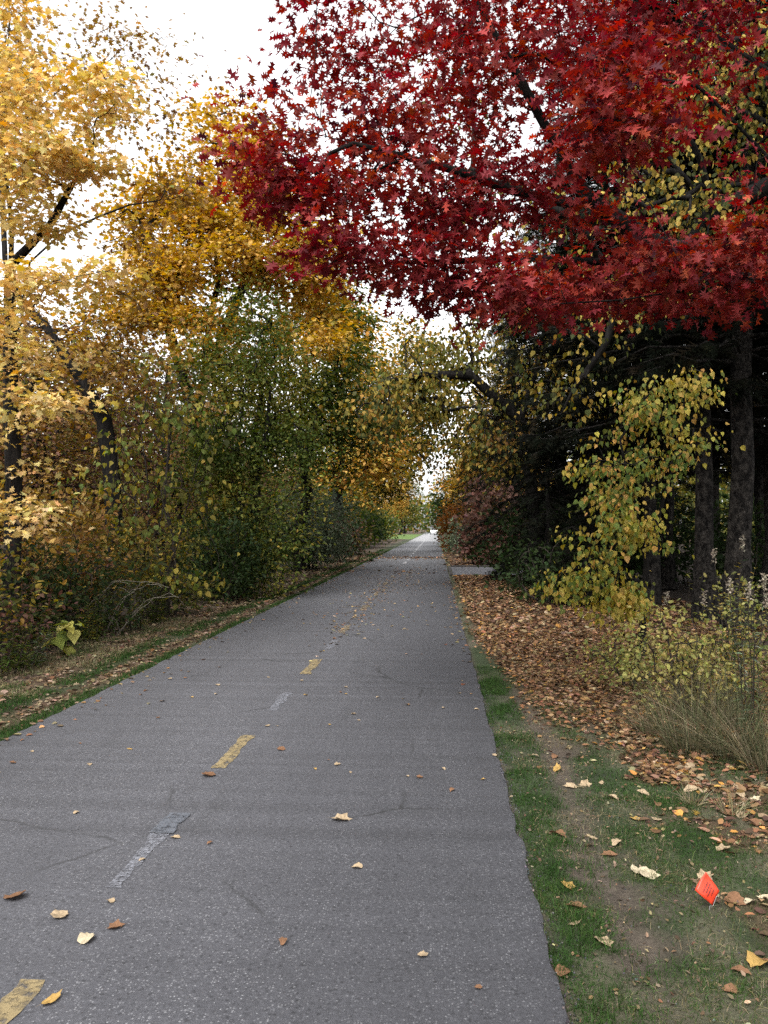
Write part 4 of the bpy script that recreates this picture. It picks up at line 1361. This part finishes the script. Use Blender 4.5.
# second row behind the left thicket, closing the view
tb = np.array([-11.5, 24, -0.03])
stems = [stem_line(np.random.default_rng(8), tb, tb + [0.3, 0, 8.0], 8, 0.07)]
blobs = [(tb + [0.2, 0, 6.0], np.array([3.2, 3.0, 3.0]), 150), (tb + [0, 0, 2.8], np.array([3.0, 2.8, 2.0]), 90)]
brown_tree = build_tree('beech_tree', 'russet brown tree behind the crooked oak', 'tree', tb, stems, blobs, OVAL, 0.13, 42, 0.5, OCHRE + RUST[:3] + OLIVE[:1],
                        r_base=0.16, seed=38, group='trees behind the left thicket', gap=0.42, gscale=1.4, step=0.6, below=0.4, cscale=1.6)
for x, y, s, rz, lb in [(-9.3, 17.5, 0.72, 1.2, 'small russet tree filling the gap right of the yellow maple trunk'), (-12.6, 18, 0.85, 2.4, 'russet tree behind the yellow maple trunk'), (-9.9, 30, 1.0, 3.1, 'russet tree behind the golden maple'),
                        (-15.5, 27, 1.1, 4.2, 'russet tree deep in the left wood'), (-13, 38, 1.1, 5.0, 'russet tree far back behind the golden maple'), (-10.5, 46, 1.2, 0.4, 'russet tree behind the orange yellow tree'), (-9.2, 12.4, 0.6, 0.4, 'low russet tree at the left frame edge')]:
    copy_tree(brown_tree, (x, y, -0.03), lb, 'trees behind the left thicket', rz, s)

# left understorey shrubs
LS = 'shrubs along the left edge'
tb = np.array([X(150, 14), 14.2, -0.03])
stems = [stem_line(np.random.default_rng(40 + k), tb + [0.1 * k - 0.2, 0, 0], P(px, py, 14), 6, 0.06) for k, (px, py) in enumerate([(185, 360), (150, 380), (210, 430), (120, 440), (170, 420)])]
blobs = [B(180, 385, 14, 32, 40, 0.7, 26), B(190, 450, 13.8, 36, 46, 0.8, 30), B(140, 440, 14, 40, 50, 0.8, 26), B(160, 520, 13.6, 56, 46, 0.9, 34), B(190, 570, 13.3, 36, 30, 0.6, 14), B(110, 500, 13.4, 40, 40, 0.8, 20)]
build_tree('mulberry_bush', 'tall thin bush with scattered yellow leaves in front of the green tree', 'bush', tb, stems, blobs, HEART, 0.088, 6, 0.22, YGREEN[:3] + OLIVE, r_base=0.03, r_tip=0.004, seed=41, group=LS,
           style='hang', gap=0.4, gscale=0.7, step=0.3, below=0.3, wood_name='stems', leaf_name='foliage', bark=BARK_TWIG)
for px, Y, h, w, n, sh, sz, per, pal, lb in [
    (312, 31, 3.3, 1.5, 190, OVAL, 0.12, 34, SAGE, 'pale grey green honeysuckle shrub beside the path'),
    (343, 38, 2.5, 1.1, 80, OVAL, 0.17, 18, RUST + DEEPGREEN, 'dull brown shrub right of the pale grey green one'),
    (335, 49, 3.0, 1.3, 90, OVAL, 0.2, 20, OLIVE, 'olive shrub far down the left edge'),
    (350, 66, 3.2, 1.6, 90, DIAMOND, 0.3, 20, GREEN, 'green shrub after the olive one on the left edge'),
    (372, 98, 3.6, 2.2, 90, DIAMOND, 0.34, 20, OLIVE + GREEN, 'olive green shrub right before the lawn on the left'),
    (376, 112, 3.6, 2.0, 90, DIAMOND, 0.36, 20, GREEN, 'green shrub at the near end of the lawn'),
    (361, 82, 3.4, 2.0, 90, DIAMOND, 0.34, 20, DEEPGREEN, 'dark shrub among the far shrubs on the left edge'),
    (248, 23.5, 2.6, 1.0, 130, OVAL, 0.1, 30, DEEPGREEN, 'dark green shrub at the foot of the pale honeysuckle'),
    (222, 17.6, 2.1, 1.0, 110, OVAL, 0.08, 36, DEEPGREEN, 'dark low shrub at the foot of the green tree'),
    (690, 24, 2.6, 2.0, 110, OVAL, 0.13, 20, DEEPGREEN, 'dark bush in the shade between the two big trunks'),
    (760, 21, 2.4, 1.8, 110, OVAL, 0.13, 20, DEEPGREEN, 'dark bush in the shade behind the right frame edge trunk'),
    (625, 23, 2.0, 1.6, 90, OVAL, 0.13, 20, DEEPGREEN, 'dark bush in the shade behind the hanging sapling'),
    (172, 14.8, 1.7, 0.9, 80, OVAL, 0.075, 30, DEEPGREEN + OLIVE, 'dark shrub under the thin yellow leaved bush'),
    (100, 13.0, 1.9, 1.0, 100, OVAL, 0.075, 30, OCHRE + OLIVE + DEEPGREEN, 'ochre and olive shrub left of the thin yellow leaved bush'),
    (40, 12.0, 2.6, 1.0, 110, OVAL, 0.08, 28, OCHRE, 'ochre shrub behind the yellow maple trunk'),
    (5, 10.8, 1.5, 0.9, 90, OVAL, 0.07, 28, RUST + DEEPGREEN[:2] + OLIVE[3:], 'red brown bramble at the left frame edge'),
    (66, 11.4, 1.35, 0.8, 80, OVAL, 0.07, 28, RUST[:2] + OLIVE[3:] + DEEPGREEN + GREEN[:2], 'brown bramble right of the red brown one'),
    (-40, 9.0, 1.6, 0.9, 70, OVAL, 0.07, 28, OLIVE + RUST, 'olive bramble just outside the left frame edge')]:
    shrub('shrub', lb, (X(px, Y), Y, -0.03), h, w, n, sh, sz, per, 0.25 * max(1, Y / 22), pal, int(px * 3 + Y * 7) % 1000 + 100, group=LS if px < 500 else 'bushes under the conifers', r=0.022)

# ================================================================== WEEDS


def weed(name, label, base, h, seed, n_stem=6, leaf=0.08, pal=GREEN, plume=True, spread=0.22, group=None, shape=LANCE, leaf_n=30, cat='weed', droop=-0.2):
    rng = np.random.default_rng(seed)
    root = empty(name, base, label, cat, group)
    W, L = Acc(), Acc()
    for k in range(n_stem):
        a, r = rng.uniform(0, 6.28), rng.uniform(0.2, 1) * spread
        hh = h * rng.uniform(0.65, 1.05)
        p0 = np.array([math.cos(a), math.sin(a), 0]) * r * 0.4
        p3 = p0 + np.array([math.cos(a) * r, math.sin(a) * r, hh])
        t = np.linspace(0, 1, 8)[:, None]
        p = p0 + (p3 - p0) * np.c_[t ** 1.6, t ** 1.6, t]
        p[1:] += rng.normal(0, 0.008, (7, 3))
        v, q = tubes([(np.arange(8), np.linspace(0.005, 0.002, 8))], p, None, 5)
        W.add(v, q)
        u = rng.uniform(0.12, 0.95, leaf_n)
        q_ = np.stack([np.interp(u, t[:, 0], p[:, j]) for j in range(3)], 1)
        az = rng.uniform(0, 6.28, leaf_n)
        ax = np.c_[np.cos(az), np.sin(az), np.full(leaf_n, droop) + rng.normal(0, 0.25, leaf_n) + 0.5 * u]
        nm = np.c_[rng.normal(0, .3, leaf_n), rng.normal(0, .3, leaf_n), np.ones(leaf_n)]
        L.add(*leaf_arrays(shape, q_, ax, nm, leaf * (1.2 - 0.7 * u) * rng.uniform(0.7, 1.2, leaf_n), palette_pick(rng, leaf_n, pal, 0.2)))
        if plume and k % 3 == 0:
            m = 70
            uu = rng.random(m)
            c = p[-1] + np.c_[rng.normal(0, 0.012, m), rng.normal(0, 0.012, m), uu * 0.13 - 0.03] * (1.15 - 0.6 * uu)[:, None] ** [1, 1, 0]
            ax = rng.normal(0, 1, (m, 3)) + [0, 0, 0.6]
            Pm = Acc()
            Pm.add(*leaf_arrays(DIAMOND, c, ax, rng.normal(0, 1, (m, 3)), 0.02 * rng.uniform(0.6, 1.4, m), palette_pick(rng, m, [(1, (0.3, 0.26, 0.2)), (1, (0.2, 0.165, 0.125))], 0.1)))
            link('seed_head', Pm.mesh('seed_head', LEAF_DRY), root)
    link('stem', W.mesh('stem', BARK_TWIG, True), root)
    link('foliage', L.mesh('foliage', LEAF), root)
    return root


WG = 'weeds right of the path'
weed('goldenrod', 'tall goldenrod with a pale fluffy head, nearest the right frame edge', (X(752, 6.2), 6.2, -0.03), 1.25, 61, 7, 0.1, GREEN[:1] + SAGE, True, 0.16, WG, leaf_n=34)
weed('goldenrod', 'goldenrod with pale fluffy head in front of the thick leaning trunk', (X(728, 7.4), 7.4, -0.03), 1.4, 62, 6, 0.1, YGREEN + SAGE, True, 0.2, WG, leaf_n=30)
weed('goldenrod', 'goldenrod with whitish head left of the grey trunk foot', (X(690, 8.0), 8.0, -0.03), 1.25, 63, 5, 0.09, SAGE + GREEN, True, 0.2, WG, leaf_n=28)
weed('goldenrod', 'green goldenrod partly outside the right frame edge', (X(775, 7.0), 7.0, -0.03), 1.3, 64, 6, 0.1, SAGE + GREEN, True, 0.2, WG, leaf_n=28)
YEL_S = [(3, (0.37, 0.31, 0.115)), (2, (0.3, 0.28, 0.09)), (2, (0.16, 0.18, 0.06)), (1, (0.38, 0.27, 0.13))]
shrub('shrub', 'low spreading shrub with tiny pale yellow leaves beside the leaf drift', (X(682, 7.2), 7.2, -0.03), 1.02, 0.5, 110, OVAL, 0.042, 13, 0.09, YEL_S, 71, group=WG, r=0.01, stems_n=10, shell=0.2)
shrub('shrub', 'small pale yellow leaved shrub among the goldenrod at the right edge', (X(738, 7.6), 7.7, -0.03), 1.2, 0.45, 80, OVAL, 0.042, 13, 0.1, YEL_S, 72, group=WG, r=0.01, stems_n=9, shell=0.2)
shrub('shrub', 'pale yellow sprig low under the hanging sapling', (X(632, 8.3), 8.4, -0.03), 0.6, 0.45, 60, OVAL, 0.045, 12, 0.1, YEL_S, 73, group=WG, r=0.008, stems_n=7, shell=0.2)


def tuft(label, base, h, n, rad, seed, pal=STRAW, group=None):
    rng_ = np.random.default_rng(seed)
    a, r = rng_.uniform(0, 6.28, n), rad * np.sqrt(rng_.random(n)) * 0.55
    p = np.c_[np.cos(a) * r, np.sin(a) * r, np.zeros(n)]
    ln = rng_.uniform(0.02, 0.95, n) ** 1.1
    d = unit(np.c_[np.cos(a) * ln, np.sin(a) * ln, np.ones(n)] + rng_.normal(0, 0.1, (n, 3)))
    s = unit(np.cross(d, rng_.normal(0, 1, (n, 3))))
    hh = h * rng_.uniform(0.25, 1.1, n)
    V = []
    K = 5
    for k in range(K):
        t = k / (K - 1)
        c = p + d * (hh * t)[:, None] + np.c_[np.cos(a), np.sin(a), -0.6 * np.ones(n)] * (ln * hh * t ** 2.2 * 0.55)[:, None]
        w = 0.0024 * (1 - 0.85 * t)
        V += [c - s * w, c + s * w]
    V = np.stack(V, 1).reshape(-1, 3)
    i = np.arange(n)[:, None] * (2 * K)
    q = np.concatenate([i + [[2 * k, 2 * k + 1, 2 * k + 3, 2 * k + 2]] for k in range(K - 1)])
    c = np.repeat(palette_pick(rng_, n, pal, 0.22), 2 * K, axis=0)
    o = link('grass_tuft', new_mesh('grass_tuft', V, q, GRASS, c))
    o.location = base
    return tag(o, label, 'grass tuft', group)


TG = 'grass tufts in the right verge'
DRYG = [(3, (0.085, 0.076, 0.043)), (2, (0.14, 0.12, 0.07)), (3, (0.048, 0.06, 0.026)), (1.3, (0.21, 0.18, 0.11))]
for px, Y, h, n, r, lb in [(690, 6.1, 0.62, 420, 0.34, 'brown olive grass clump under the pale yellow shrub'), (735, 5.9, 0.72, 420, 0.34, 'tall dry grass clump at the foot of the nearest goldenrod'),
                           (768, 5.6, 0.6, 380, 0.32, 'dry grass clump cut by the right frame edge'), (715, 6.9, 0.8, 380, 0.34, 'tall grass clump behind the brown olive one'), (655, 6.6, 0.4, 220, 0.26, 'short dry grass clump nearest the leaf drift')]:
    tuft(lb, (X(px, Y), Y, -0.03), h, n, r, int(px), DRYG, TG)
for px, Y, h, n, r, lb in [(730, 4.75, 0.16, 70, 0.12, 'short straw tuft among leaves at the right'), (690, 4.9, 0.14, 60, 0.1, 'short straw tuft left of the other straw tuft')]:
    tuft(lb, (X(px, Y), Y, -0.03), h, n, r, int(px), STRAW, TG)

WL = 'weeds left of the path'
weed('goldenrod', 'olive goldenrod at the left frame edge near the verge', (X(18, 9.6), 9.6, -0.03), 0.95, 81, 8, 0.13, OLIVE + GREEN, False, 0.3, WL, leaf_n=30)
weed('goldenrod', 'grey green goldenrod behind the big leaved plant', (X(112, 12.0), 12.0, -0.03), 1.15, 82, 8, 0.13, SAGE + GREEN, False, 0.3, WL, leaf_n=30)
weed('goldenrod', 'small goldenrod just left of the big leaved plant', (X(42, 10.2), 10.3, -0.03), 0.75, 83, 6, 0.12, OLIVE + GREEN, False, 0.25, WL, leaf_n=26)
weed('burdock', 'plant with a few big drooping pale green leaves by the left verge', (X(62, 10.0), 10.0, -0.03), 0.62, 84, 5, 0.25, [(2, (0.34, 0.36, 0.09)), (2, (0.4, 0.38, 0.11)), (1, (0.2, 0.25, 0.06))], False, 0.22, WL, shape=HEART, leaf_n=4, cat='plant', droop=-0.9)
for px, Y, h, pl, sd, lb in [(8, 8.7, 0.7, OLIVE[3:] + GREEN[:3], 85, 'short olive weed nearest the viewer at the left frame edge'), (28, 9.0, 0.6, GREEN[:3] + SAGE, 86, 'low green weed beside the short olive weed'),
                             (90, 10.9, 0.65, OLIVE + GREEN, 87, 'low olive weed right of the big leaved plant'), (132, 12.4, 0.8, GREEN[:3] + SAGE, 88, 'green weed below the bare arching canes'),
                             (160, 13.6, 0.7, OLIVE[3:] + GREEN[:3], 89, 'dark olive weed at the foot of the thin yellow leaved bush')]:
    weed('goldenrod', lb, (X(px, Y), Y, -0.03), h, sd, 12, 0.12, pl, False, 0.42, WL, leaf_n=30)
# bare arching canes over the left brambles
tb = np.array([X(108, 12.2), 11.8, -0.03])
crng = np.random.default_rng(90)
root = empty('bramble', tb, 'leafless pale arching canes in front of the left shrubs', 'bramble', LS)
A = Acc()
for k in range(16):
    a = crng.uniform(-0.6, 3.6)
    L = crng.uniform(0.7, 1.5)
    t = np.linspace(0, 1, 9)
    p = np.c_[math.cos(a) * L * t, -abs(math.sin(a)) * 0.5 * L * t, L * 1.5 * (t - 0.62 * t ** 2)] + np.array([crng.normal(0, .35), crng.normal(0, .15), 0])
    p[1:] += crng.normal(0, 0.02, (8, 3))
    v, q = tubes([(np.arange(9), np.linspace(0.008, 0.003, 9))], p, None, 4)
    A.add(v, q)
link('cane', A.mesh('cane', plain('cane', (0.15, 0.13, 0.1), 0.8), True), root)

# ================================================================== FAR WOODS
rngw = np.random.default_rng(17)
A = Acc()


def mass(n, x0, x1, y0, y1, h, size, pal, hs=9):
    x, y = rngw.uniform(x0, x1, n), rngw.uniform(y0, y1, n)
    top = h * (0.6 + 0.7 * vnoise(np.c_[x, y], hs, 71))
    z = top * rngw.random(n) ** 0.8
    p = np.c_[x, y, z]
    k = vnoise(p, 2.2, 72) > 0.36
    p = p[k]
    m = len(p)
    A.add(*leaf_arrays(HEART, p, rngw.normal(0, 1, (m, 3)), rngw.normal(0, 1, (m, 3)) + [0, 0, 0.6], size * rngw.uniform(0.6, 1.4, m), palette_pick(rngw, m, pal, 0.2, np.clip(vnoise(p, 6, 73) * 1.4 - 0.2, 0, 1))))


mass(44000, -32, -12.5, 14, 75, 9.5, 0.32, OCHRE + OLIVE + RUST)
mass(12000, -34, -11, 75, 115, 9, 0.5, OLIVE + GREEN)
mass(14000, -60, -22, 115, 260, 11, 0.8, OLIVE + GREEN + GOLD2[:1])
mass(16000, 15, 36, 22, 75, 8, 0.4, DEEPGREEN + OLIVE)
mass(14000, 9, 40, 75, 260, 11, 0.8, OLIVE + GREEN)
mass(16000, -90, 60, 262, 300, 12, 1.1, OLIVE + GREEN + OCHRE)
tag(link('far_woods', A.mesh('far_woods', LEAF)), 'distant autumn woods closing the view behind the nearer trees', 'woods', kind='stuff')

# ================================================================== FLAG
fl = G(709, 906)
root = empty('marking_flag', (fl[0], fl[1], -0.03), 'bright orange red utility marking flag stuck in the grass', 'flag')
FLAGM = leaf_material('flag_vinyl', trans=0.35, rough=0.35, spec=0.4, sat=1.0)
INK = plain('ink', (0.07, 0.015, 0.012), 0.7)
WIRE = plain('wire', (0.25, 0.25, 0.25), 0.4, 0.8)
fy = fl[1] + 0.02
corners = [P(706, 872, fy + 0.01), P(719, 890, fy), P(713, 906, fy - 0.02), P(695, 890, fy - 0.01)]
c0 = np.array([fl[0], fl[1], -0.03])
U = np.linspace(0, 1, 9)
gv = []
for i, u in enumerate(U):
    for j, v_ in enumerate(U):
        p = (corners[0] * (1 - u) + corners[1] * u) * (1 - v_) + (corners[3] * (1 - u) + corners[2] * u) * v_
        gv.append(p - c0 + np.array([0, 0.006 * math.sin(5 * u + 3 * v_), 0]))
gv = np.array(gv)
q = np.array([[i * 9 + j, i * 9 + j + 1, (i + 1) * 9 + j + 1, (i + 1) * 9 + j] for i in range(8) for j in range(8)])
o = link('flag_sheet', new_mesh('flag_sheet', gv, q, FLAGM, np.tile((0.75, 0.07, 0.03), (81, 1)), True), root)
md = o.modifiers.new('thick', 'SOLIDIFY')
md.thickness = 0.0012


def flag_pt(u, v_, lift):
    p = (corners[0] * (1 - u) + corners[1] * u) * (1 - v_) + (corners[3] * (1 - u) + corners[2] * u) * v_
    n_ = np.cross(corners[1] - corners[0], corners[3] - corners[0])
    n_ = n_ / np.linalg.norm(n_)
    if n_[1] > 0:
        n_ = -n_
    return p - c0 + np.array([0, 0.006 * math.sin(5 * u + 3 * v_), 0]) + n_ * lift


A = Acc()
for u0, v0, v1 in [(0.3, 0.28, 0.8), (0.42, 0.22, 0.72), (0.54, 0.3, 0.82), (0.68, 0.26, 0.6)]:
    v = v0
    while v < v1:
        w = rngw.uniform(0.015, 0.035)
        t = rngw.uniform(0.05, 0.075)
        pts = np.array([flag_pt(u0, v, 0.0022), flag_pt(u0 + t, v, 0.0022), flag_pt(u0 + t, v + w, 0.0022), flag_pt(u0, v + w, 0.0022)])
        A.add(pts, np.array([[0, 1, 2, 3]]))
        v += w + 0.02
link('print', A.mesh('print', INK), root)
pw = np.array([[0.0, 0.0, -0.05], [0.003, 0, 0.03], corners[2] - c0, corners[1] - c0])
v, q = tubes([(np.arange(4), np.full(4, 0.0013))], pw, None, 6)
link('wire_stake', new_mesh('wire_stake', v, q, WIRE, None, True), root)

# ================================================================== FAR CAR
CARY = 195.0
cx_, root = X(436.5, CARY), None
root = empty('parked_car', (X(434, CARY), CARY, 0.0), 'white car standing at the far end of the path', 'car')
WHITE = plain('white_car_paint', (0.8, 0.8, 0.8), 0.3)
GLASS = plain('dark_glass', (0.02, 0.022, 0.025), 0.1)
RUBBER = plain('rubber', (0.02, 0.02, 0.02), 0.9)
LAMP = plain('headlight_glass', (0.7, 0.7, 0.68), 0.15)
prof = np.array([(-2.15, .35), (-2.2, .75), (-2.0, .95), (-1.05, 1.02), (-0.45, 1.45), (1.2, 1.47), (1.95, 1.05), (2.15, .95), (2.15, .35)])
w_ = np.array([.82, .85, .85, .86, .68, .68, .84, .85, .82])
V = np.vstack([np.c_[-w_, prof[:, 0], prof[:, 1]], np.c_[w_, prof[:, 0], prof[:, 1]]])
k = len(prof)
bm_q = np.array([[i, (i + 1) % k, (i + 1) % k + k, i + k] for i in range(k)])
me = bpy.data.meshes.new('body')
me.from_pydata([tuple(v) for v in V], [], [tuple(int(x) for x in f) for f in bm_q] + [tuple(range(k))[::-1], tuple(range(k, 2 * k))])
me.update()
me.materials.append(WHITE)
bevel_obj(link('body', me, root), 0.06, 3)


def quad_part(name, pts, mat, thick=0.01):
    o = link(name, new_mesh(name, np.array(pts, float), np.array([[0, 1, 2, 3]]), mat), root)
    m_ = o.modifiers.new('thick', 'SOLIDIFY')
    m_.thickness = thick
    m_.offset = 0
    return o


quad_part('windscreen', [(-.78, -1.0, 1.08), (.78, -1.0, 1.08), (.62, -.5, 1.43), (-.62, -.5, 1.43)], GLASS, 0.03)
quad_part('rear_window', [(-.76, 1.88, 1.12), (.76, 1.88, 1.12), (.62, 1.3, 1.43), (-.62, 1.3, 1.43)], GLASS, 0.03)
for s in (-1, 1):
    quad_part('side_window', [(s * .865, -.85, 1.07), (s * .865, 1.6, 1.07), (s * .705, 1.1, 1.4), (s * .705, -.4, 1.4)], GLASS, 0.03)
    A = Acc()
    A.add(*box_arrays((s * .6, -2.17, .72), (.36, .1, .16)))
    bevel_obj(link('headlight', A.mesh('headlight', LAMP), root), 0.02)
    for yy in (-1.35, 1.3):
        ang = np.linspace(0, 2 * math.pi, 25)[:-1]
        ring = np.stack([np.zeros(24), np.cos(ang), np.sin(ang)], 1)
        rows = [ring * 0.19 + [-.09, 0, 0], ring * 0.29 + [-.1, 0, 0], ring * .32 + [-.07, 0, 0], ring * .32 + [.07, 0, 0], ring * .29 + [.1, 0, 0], ring * 0.19 + [.09, 0, 0]]
        V = np.vstack(rows)
        q = np.array([[a * 24 + b, a * 24 + (b + 1) % 24, (a + 1) * 24 + (b + 1) % 24, (a + 1) * 24 + b] for a in range(5) for b in range(24)])
        wo = link('wheel', new_mesh('wheel', V, q, RUBBER, None, True), root)
        wo.location = (s * .78, yy, .32)
        V2 = np.vstack([rows[0], rows[5], [[-.05, 0, 0], [.05, 0, 0]]])
        t = np.array([[48, b, (b + 1) % 24] for b in range(24)] + [[49, 24 + (b + 1) % 24, 24 + b] for b in range(24)])
        link('rim', new_mesh('rim', V2, t, WIRE, None, True), wo)

# ================================================================== crumbs of asphalt along the path edges
A = Acc()
ico = np.array([[0, 0, 1], [.9, 0, .2], [0, .9, .25], [-.9, 0, .2], [0, -.9, .15], [0, 0, -.6]], float)
icf = np.array([[0, 1, 2], [0, 2, 3], [0, 3, 4], [0, 4, 1], [5, 2, 1], [5, 3, 2], [5, 4, 3], [5, 1, 4]])
nst = 1400
sx = np.where(rngw.random(nst) < 0.7, RR_ + np.abs(rngw.normal(0.0, 0.05, nst)) - 0.01, rngw.uniform(RR_, 1.2, nst))
sy = rngw.uniform(2.0, 9.0, nst)
sz = np.where(sx < RR_, 0.002, ground_z(sx, sy)) + 0.002
sc = rngw.uniform(0.002, 0.008, nst)
ax = rngw.normal(0, 1, (nst, 3))
A.add(*leaf_arrays((ico, icf), np.c_[sx, sy, sz], ax, rngw.normal(0, 1, (nst, 3)), sc, palette_pick(rngw, nst, [(3, (0.06, 0.06, 0.063)), (1, (0.12, 0.115, 0.11))], 0.25)))
tag(link('gravel', A.mesh('gravel', LEAF_DRY)), 'grey crumbs of stone along the asphalt edge', 'gravel', kind='stuff')

# ================================================================== unseen trees added beside and behind the viewer to shade the place
for x, y, src, s, rz, lb in [(7.5, 1.5, pine_a, 1.0, 0.5, 'unseen conifer added for shade beside the viewer on the right'), (6.5, -6, pine_b, 1.0, 1.5, 'unseen conifer added for shade behind the viewer on the right'), (11, -2, pine_a, 1.1, 2.5, 'unseen conifer added for shade, set back behind the viewer on the right'),
                             (-9.5, -1.5, brown_tree, 1.1, 1.1, 'unseen russet tree added for shade beside the viewer on the left'), (-9.0, 6.0, brown_tree, 0.9, 2.2, 'unseen russet tree added for shade left of the yellow maple, out of frame'), (-8.5, -10, brown_tree, 1.2, 3.4, 'unseen russet tree added for shade behind the viewer on the left')]:
    copy_tree(src, (x, y, -0.03), lb, 'unseen trees added for shade around the viewer', rz, s)
